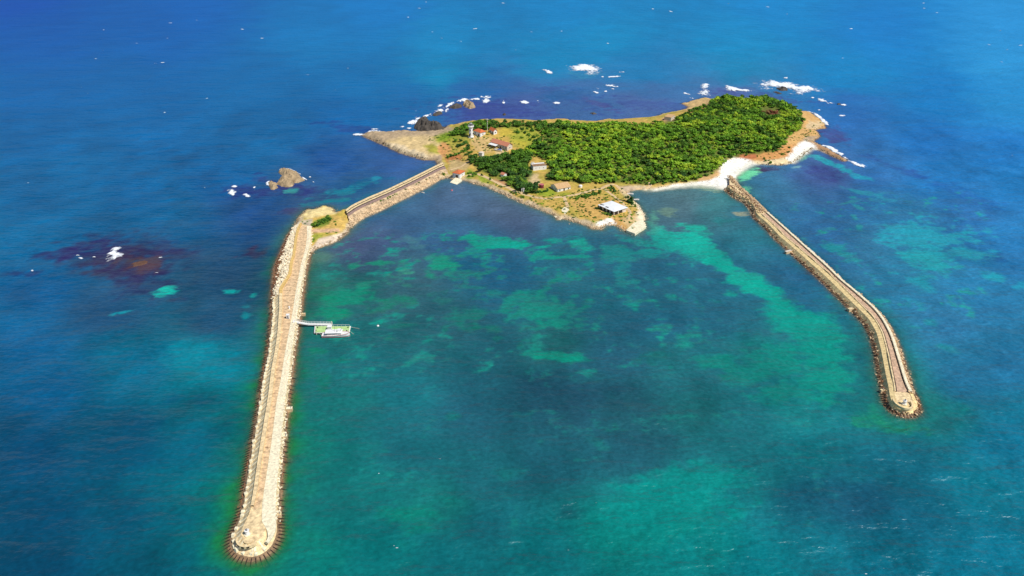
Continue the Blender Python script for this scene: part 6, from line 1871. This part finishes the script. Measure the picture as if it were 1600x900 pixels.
# the rest of the wood, one mass
PR = [crown_arrays(500 + k, n=120, size=(0.2, 0.36)) for k in range(6)]
V, F4, TI, off = [], [], [], 0
for x, y, z, R, Hh, dk in mass:
    v, fs = PR[int(tr_.integers(6))]
    a = tr_.uniform(0, 6.28); ca, sa = math.cos(a), math.sin(a)
    w_ = np.stack([(v[:, 0] * ca - v[:, 1] * sa) * R + x, (v[:, 0] * sa + v[:, 1] * ca) * R + y, (v[:, 2] * .46 + .62) * Hh + z - .1], 1)
    f = np.vstack([fs[0]] + [np.column_stack([g[:, 0], g[:, 1], g[:, 2], g[:, 2]]) for g in fs[1:]])
    V.append(w_); F4.append(f + off); off += len(w_)
    ti = np.clip(tr_.normal(0.50 + (fbm(np.array([x / 16]), np.array([y / 16]), 63, 2)[0] - .5) * 1.1, .19), 0, 1)
    TI.append(np.full(len(w_), ti * .35 if dk else ti))
V = np.vstack(V); F4 = np.vstack(F4); TI = np.concatenate(TI)
tri = F4[:, 2] == F4[:, 3]
me = bpy.data.meshes.new('wood')
nq, nt_ = int((~tri).sum()), int(tri.sum())
me.vertices.add(len(V)); me.vertices.foreach_set('co', V.astype(np.float32).ravel())
li = np.concatenate([F4[~tri].ravel(), F4[tri][:, :3].ravel()]).astype(np.int32)
me.loops.add(len(li)); me.loops.foreach_set('vertex_index', li)
me.polygons.add(nq + nt_)
me.polygons.foreach_set('loop_start', np.concatenate([np.arange(nq) * 4, nq * 4 + np.arange(nt_) * 3]).astype(np.int32))
me.polygons.foreach_set('loop_total', np.concatenate([np.full(nq, 4), np.full(nt_, 3)]).astype(np.int32))
me.update(calc_edges=True)
at = me.attributes.new('tint', 'FLOAT', 'POINT'); at.data.foreach_set('value', TI.astype(np.float32))
me.polygons.foreach_set('use_smooth', np.zeros(nq + nt_, bool))
me.materials.append(M['leaf_wood'])
tag(link('wood', me), 'dense bright green wood covering the middle and east of the island', None, None, 'stuff')
print('TREES', len(ALL), 'mass', len(mass))

BUSH_SPOTS = [
    ('dark bush in the row along the harbour side of the causeway track', 'bushes along the causeway', 'leaf_bush', 1.0, [(577, 325), (582, 323.6), (595, 319.6), (600, 317.6), (606, 315), (610, 313), (614, 311), (619, 309), (634, 301), (651, 292.5), (655, 290.5), (671, 282.6), (667, 285), (550, 342), (693, 273)]),
    ('green bush in the thicket on top of the rocky headland', 'thicket on the headland', 'leaf_bush', 1.35, [(489, 354), (493, 353.4), (497, 352.4), (501, 351), (505, 349), (509, 347), (512, 345.4), (515, 344), (499, 349), (506, 345.5), (512, 341.5)]),
    ('leafy bush in the short row south of the shore track', 'row of bushes south of the track', 'leaf_bush', 1.5, [(908, 307.5), (912, 308.6), (916, 308.2), (920, 307), (926, 305), (930, 304), (937, 302.4), (903, 310)]),
    ('small dark scrub bush on the dry grass of the southern point', 'scrub on the dry grass', 'leaf_bush', .65, [(933, 312), (936, 310), (941, 313), (946, 310.4), (947, 312.5), (949, 309.5), (928, 311), (945, 331.5), (932, 326), (935, 323), (913, 338), (918, 339), (877, 326), (882, 328), (865, 322.5), (963, 312), (970, 313.4), (992, 331), (905, 298.4), (903, 300), (930, 294), (910, 296.6), (897, 311), (906, 322), (911, 324), (928, 341), (957, 302), (976, 309), (862, 312)]),
    ('green bush beside the path junction near the cove', 'bushes at the path junction', 'leaf_bush', 1.2, [(951, 294.5), (955, 294), (959, 296.4), (954, 299), (960, 300)]),
    ('dark bush against the wall of the white roofed building', 'bushes against the white roofed building', 'leaf_dark', 1.2, [(945, 334.6), (950, 336.2), (954, 337), (933, 327.4)]),
    ('bush on the sandy slope above the small eastern beach', 'bushes above the eastern beach', 'leaf_bush', 1.1, [(1204, 255), (1196, 252.4), (1194, 249), (1233, 232), (1231, 239), (1222, 242)]),
    ('rust red dry shrub near the top of the wooded hill', 'rust red shrubs on the hill', 'leaf_rust', 2.2, [(1200, 178), (1205, 176), (1211, 178), (1206, 181), (1213, 181), (1192, 177)]),
    ('round bush on the grassy clearing between the lighthouse and the wood', 'bushes in the grassy clearing', 'leaf_bush', 1.5, [(820, 209), (826, 212), (831, 206), (816, 203), (834, 216), (840, 213), (836, 222), (824, 202), (830, 200), (808, 208), (815, 216), (828, 220)]),
    ('green bush on the slope between the causeway and the lighthouse', 'bushes on the slope below the lighthouse', 'leaf_dark', 1.6, [(700, 247), (705, 245), (712, 243), (717, 241), (721, 239), (726, 237), (731, 234), (722, 228), (727, 225), (732, 229), (735, 240), (729, 243), (735, 246), (716, 229), (720, 221), (712, 222)]),
    ('green bush right behind the boathouse', 'bushes behind the boathouse', 'leaf_bush', 1.2, [(732, 272), (736, 271.6), (740, 272.4), (744, 273), (733, 276), (739, 276)]),
    ('bush in the low hedge between the track and the red tank', 'hedge beside the red tank', 'leaf_dark', 1.2, [(826, 301), (830, 301.4), (834, 301.8), (838, 302), (842, 301.4), (847, 301.6), (851, 300), (855, 299)]),
    ('green bush below the grove beside the shore track', 'bushes below the grove', 'leaf_bush', .9, [(781, 292), (784, 293), (799, 302), (803, 303), (806, 302), (815, 309), (818, 309.6), (753, 274.6), (766, 281), (775, 276), (770, 272), (765, 269.5), (757, 266), (752, 264)]),
]
big_bush = on_ground(983.5, 317)
for lab, grp, mat, sz_, spots in BUSH_SPOTS:
    src = None
    for px, py in spots:
        x, y, z = on_ground(px, py)
        if z < 0.2: z = 1.6 if 540 < px < 700 else .3
        me_ = BUSHES[mat][int(tr_.integers(5))]
        o = link('bush', me_)
        tag(o, lab, 'bush', grp)
        s_ = sz_ * tr_.uniform(.8, 1.25)
        o.location = (x, y, z + .38 * s_); o.rotation_euler = (0, 0, tr_.uniform(0, 6.28)); o.scale = (s_, s_, s_ * tr_.uniform(.75, 1.0))
for (px, py), s_, lab in (((983.5, 317), 2.9, 'large round bush on the cove shore beside the white dinghy'), ((992, 323), 1.1, 'single dark bush on the shore just below the large round bush'), ((525, 352.8), .6, 'lone dark shrub on the orange grass of the headland')):
    x, y, z = on_ground(px, py)
    o = link('bush', BUSHES['leaf_bush'][2]); tag(o, lab, 'bush'); o.location = (x, y, z + .4 * s_); o.scale = (s_, s_, s_ * .9)

# stones along the shores of the island and the headland
for nm, poly, sel, mat, lab, sd, step in (('shore_rubble', COAST, lambda x, y: (y > 276) & (x > 740) & (x < 985), 'armour', 'pale stones edging the south shore below the track', 31, .55),
                                          ('shore_rubble', COAST, lambda x, y: (y > 318) & (x > 985), 'white_armour', 'bleached stones round the southern point', 32, .45),
                                          ('shore_rubble', COAST, lambda x, y: (x > 1190) & (y < 262), 'rock', 'brown stones along the eastern shore and its spit', 33, .8),
                                          ('shore_rubble', COAST, lambda x, y: (x < 700) & (y > 205), 'rock', 'broken rocks edging the flat western point', 34, .7),
                                          ('shore_rubble', HEAD, lambda x, y: x > 0, 'rock', 'broken rocks edging the small headland', 35, .5)):
    q = resample(poly, step, True); px, py = to_px(q[:, 0], q[:, 1], 0)
    q = q[sel(px, py)]
    rr = np.random.default_rng(sd)
    q = np.repeat(q, 2, 0); q = q + rr.normal(0, .9, q.shape)
    z = np.clip(ground_z(q[:, 0], q[:, 1]), -.3, 3)
    rubble(nm, np.column_stack([q, z]), rr.uniform(.2, .62, len(q)), M[mat], lab, seed=sd)

# low scrub over the open ground, and drift on the beach
tf = []
for poly, sp, pr in (([(728, 279), (790, 290), (868, 305), (960, 290), (1000, 300), (1006, 345), (990, 362), (962, 350), (900, 346), (820, 316), (760, 290)], 2.2, .5), ([(660, 214), (735, 204), (840, 198), (846, 212), (800, 240), (740, 248), (700, 255), (690, 230)], 2.6, .5),
                     ([(1180, 244), (1262, 200), (1286, 190), (1280, 216), (1240, 240), (1190, 258)], 2.4, .45), ([(470, 340), (540, 340), (540, 362), (505, 382), (482, 388)], 1.4, .3)):
    a, q = scatter(poly, sp, len(tf) + 3) if poly[0][0] != 470 else (None, None)
    if a is None:
        g_ = gpoly(poly); rr = np.random.default_rng(8); a = rr.uniform(g_.min(0), g_.max(0), (260, 2)); z_ = ground_z(a[:, 0], a[:, 1]); ppx, ppy = to_px(a[:, 0], a[:, 1], z_)
        kk = inside(np.array(poly, float), ppx, ppy) & (z_ > .8); a = np.column_stack([a, z_])[kk]; q = np.stack([ppx, ppy], 1)[kk]
    rr = np.random.default_rng(len(tf) + 5)
    den = fbm(a[:, 0] / 6, a[:, 1] / 6, 71, 3)
    a = a[(den + rr.uniform(-.25, .25, len(a))) > 1 - pr]
    on_sand = np.zeros(len(a), bool)
    for sd_ in SAND: on_sand |= sdist_far(sd_, a[:, 0], a[:, 1], 30) > -1
    tf.append(a[~on_sand])
tf = np.vstack(tf)
V, F4, TI, off = [], [], [], 0
PT = [crown_arrays(700 + k, n=26, core=False, size=(0.3, 0.55)) for k in range(5)]
for x, y, z in tf:
    v, fs = PT[int(tr_.integers(5))]
    r0 = tr_.uniform(.3, .85)
    V.append(v * [r0, r0, r0 * .55] + [x, y, z + .12]); F4.append(fs[0] + off); off += len(v); TI.append(np.full(len(v), np.clip(tr_.normal(.25, .2), 0, 1)))
me = np_mesh('scrub', np.vstack(V), np.vstack(F4), M['leaf_wood'], attrs={'tint': np.concatenate(TI)})
tag(link('scrub', me), 'low patchy scrub growing over the dry open ground of the island', None, None, 'stuff')
rr = np.random.default_rng(19)
q = np.vstack([resample(s_, 1.0, True) for s_ in SAND]); q = np.repeat(q, 2, 0) + rr.normal(0, 1.6, (len(q) * 2, 2))
z = ground_z(q[:, 0], q[:, 1]); k = z > .15
rubble('beach_stones', np.column_stack([q, z])[k], rr.uniform(.1, .42, int(k.sum())), M['rock'], 'stones and drift scattered along the edges of the white beach', seed=44)
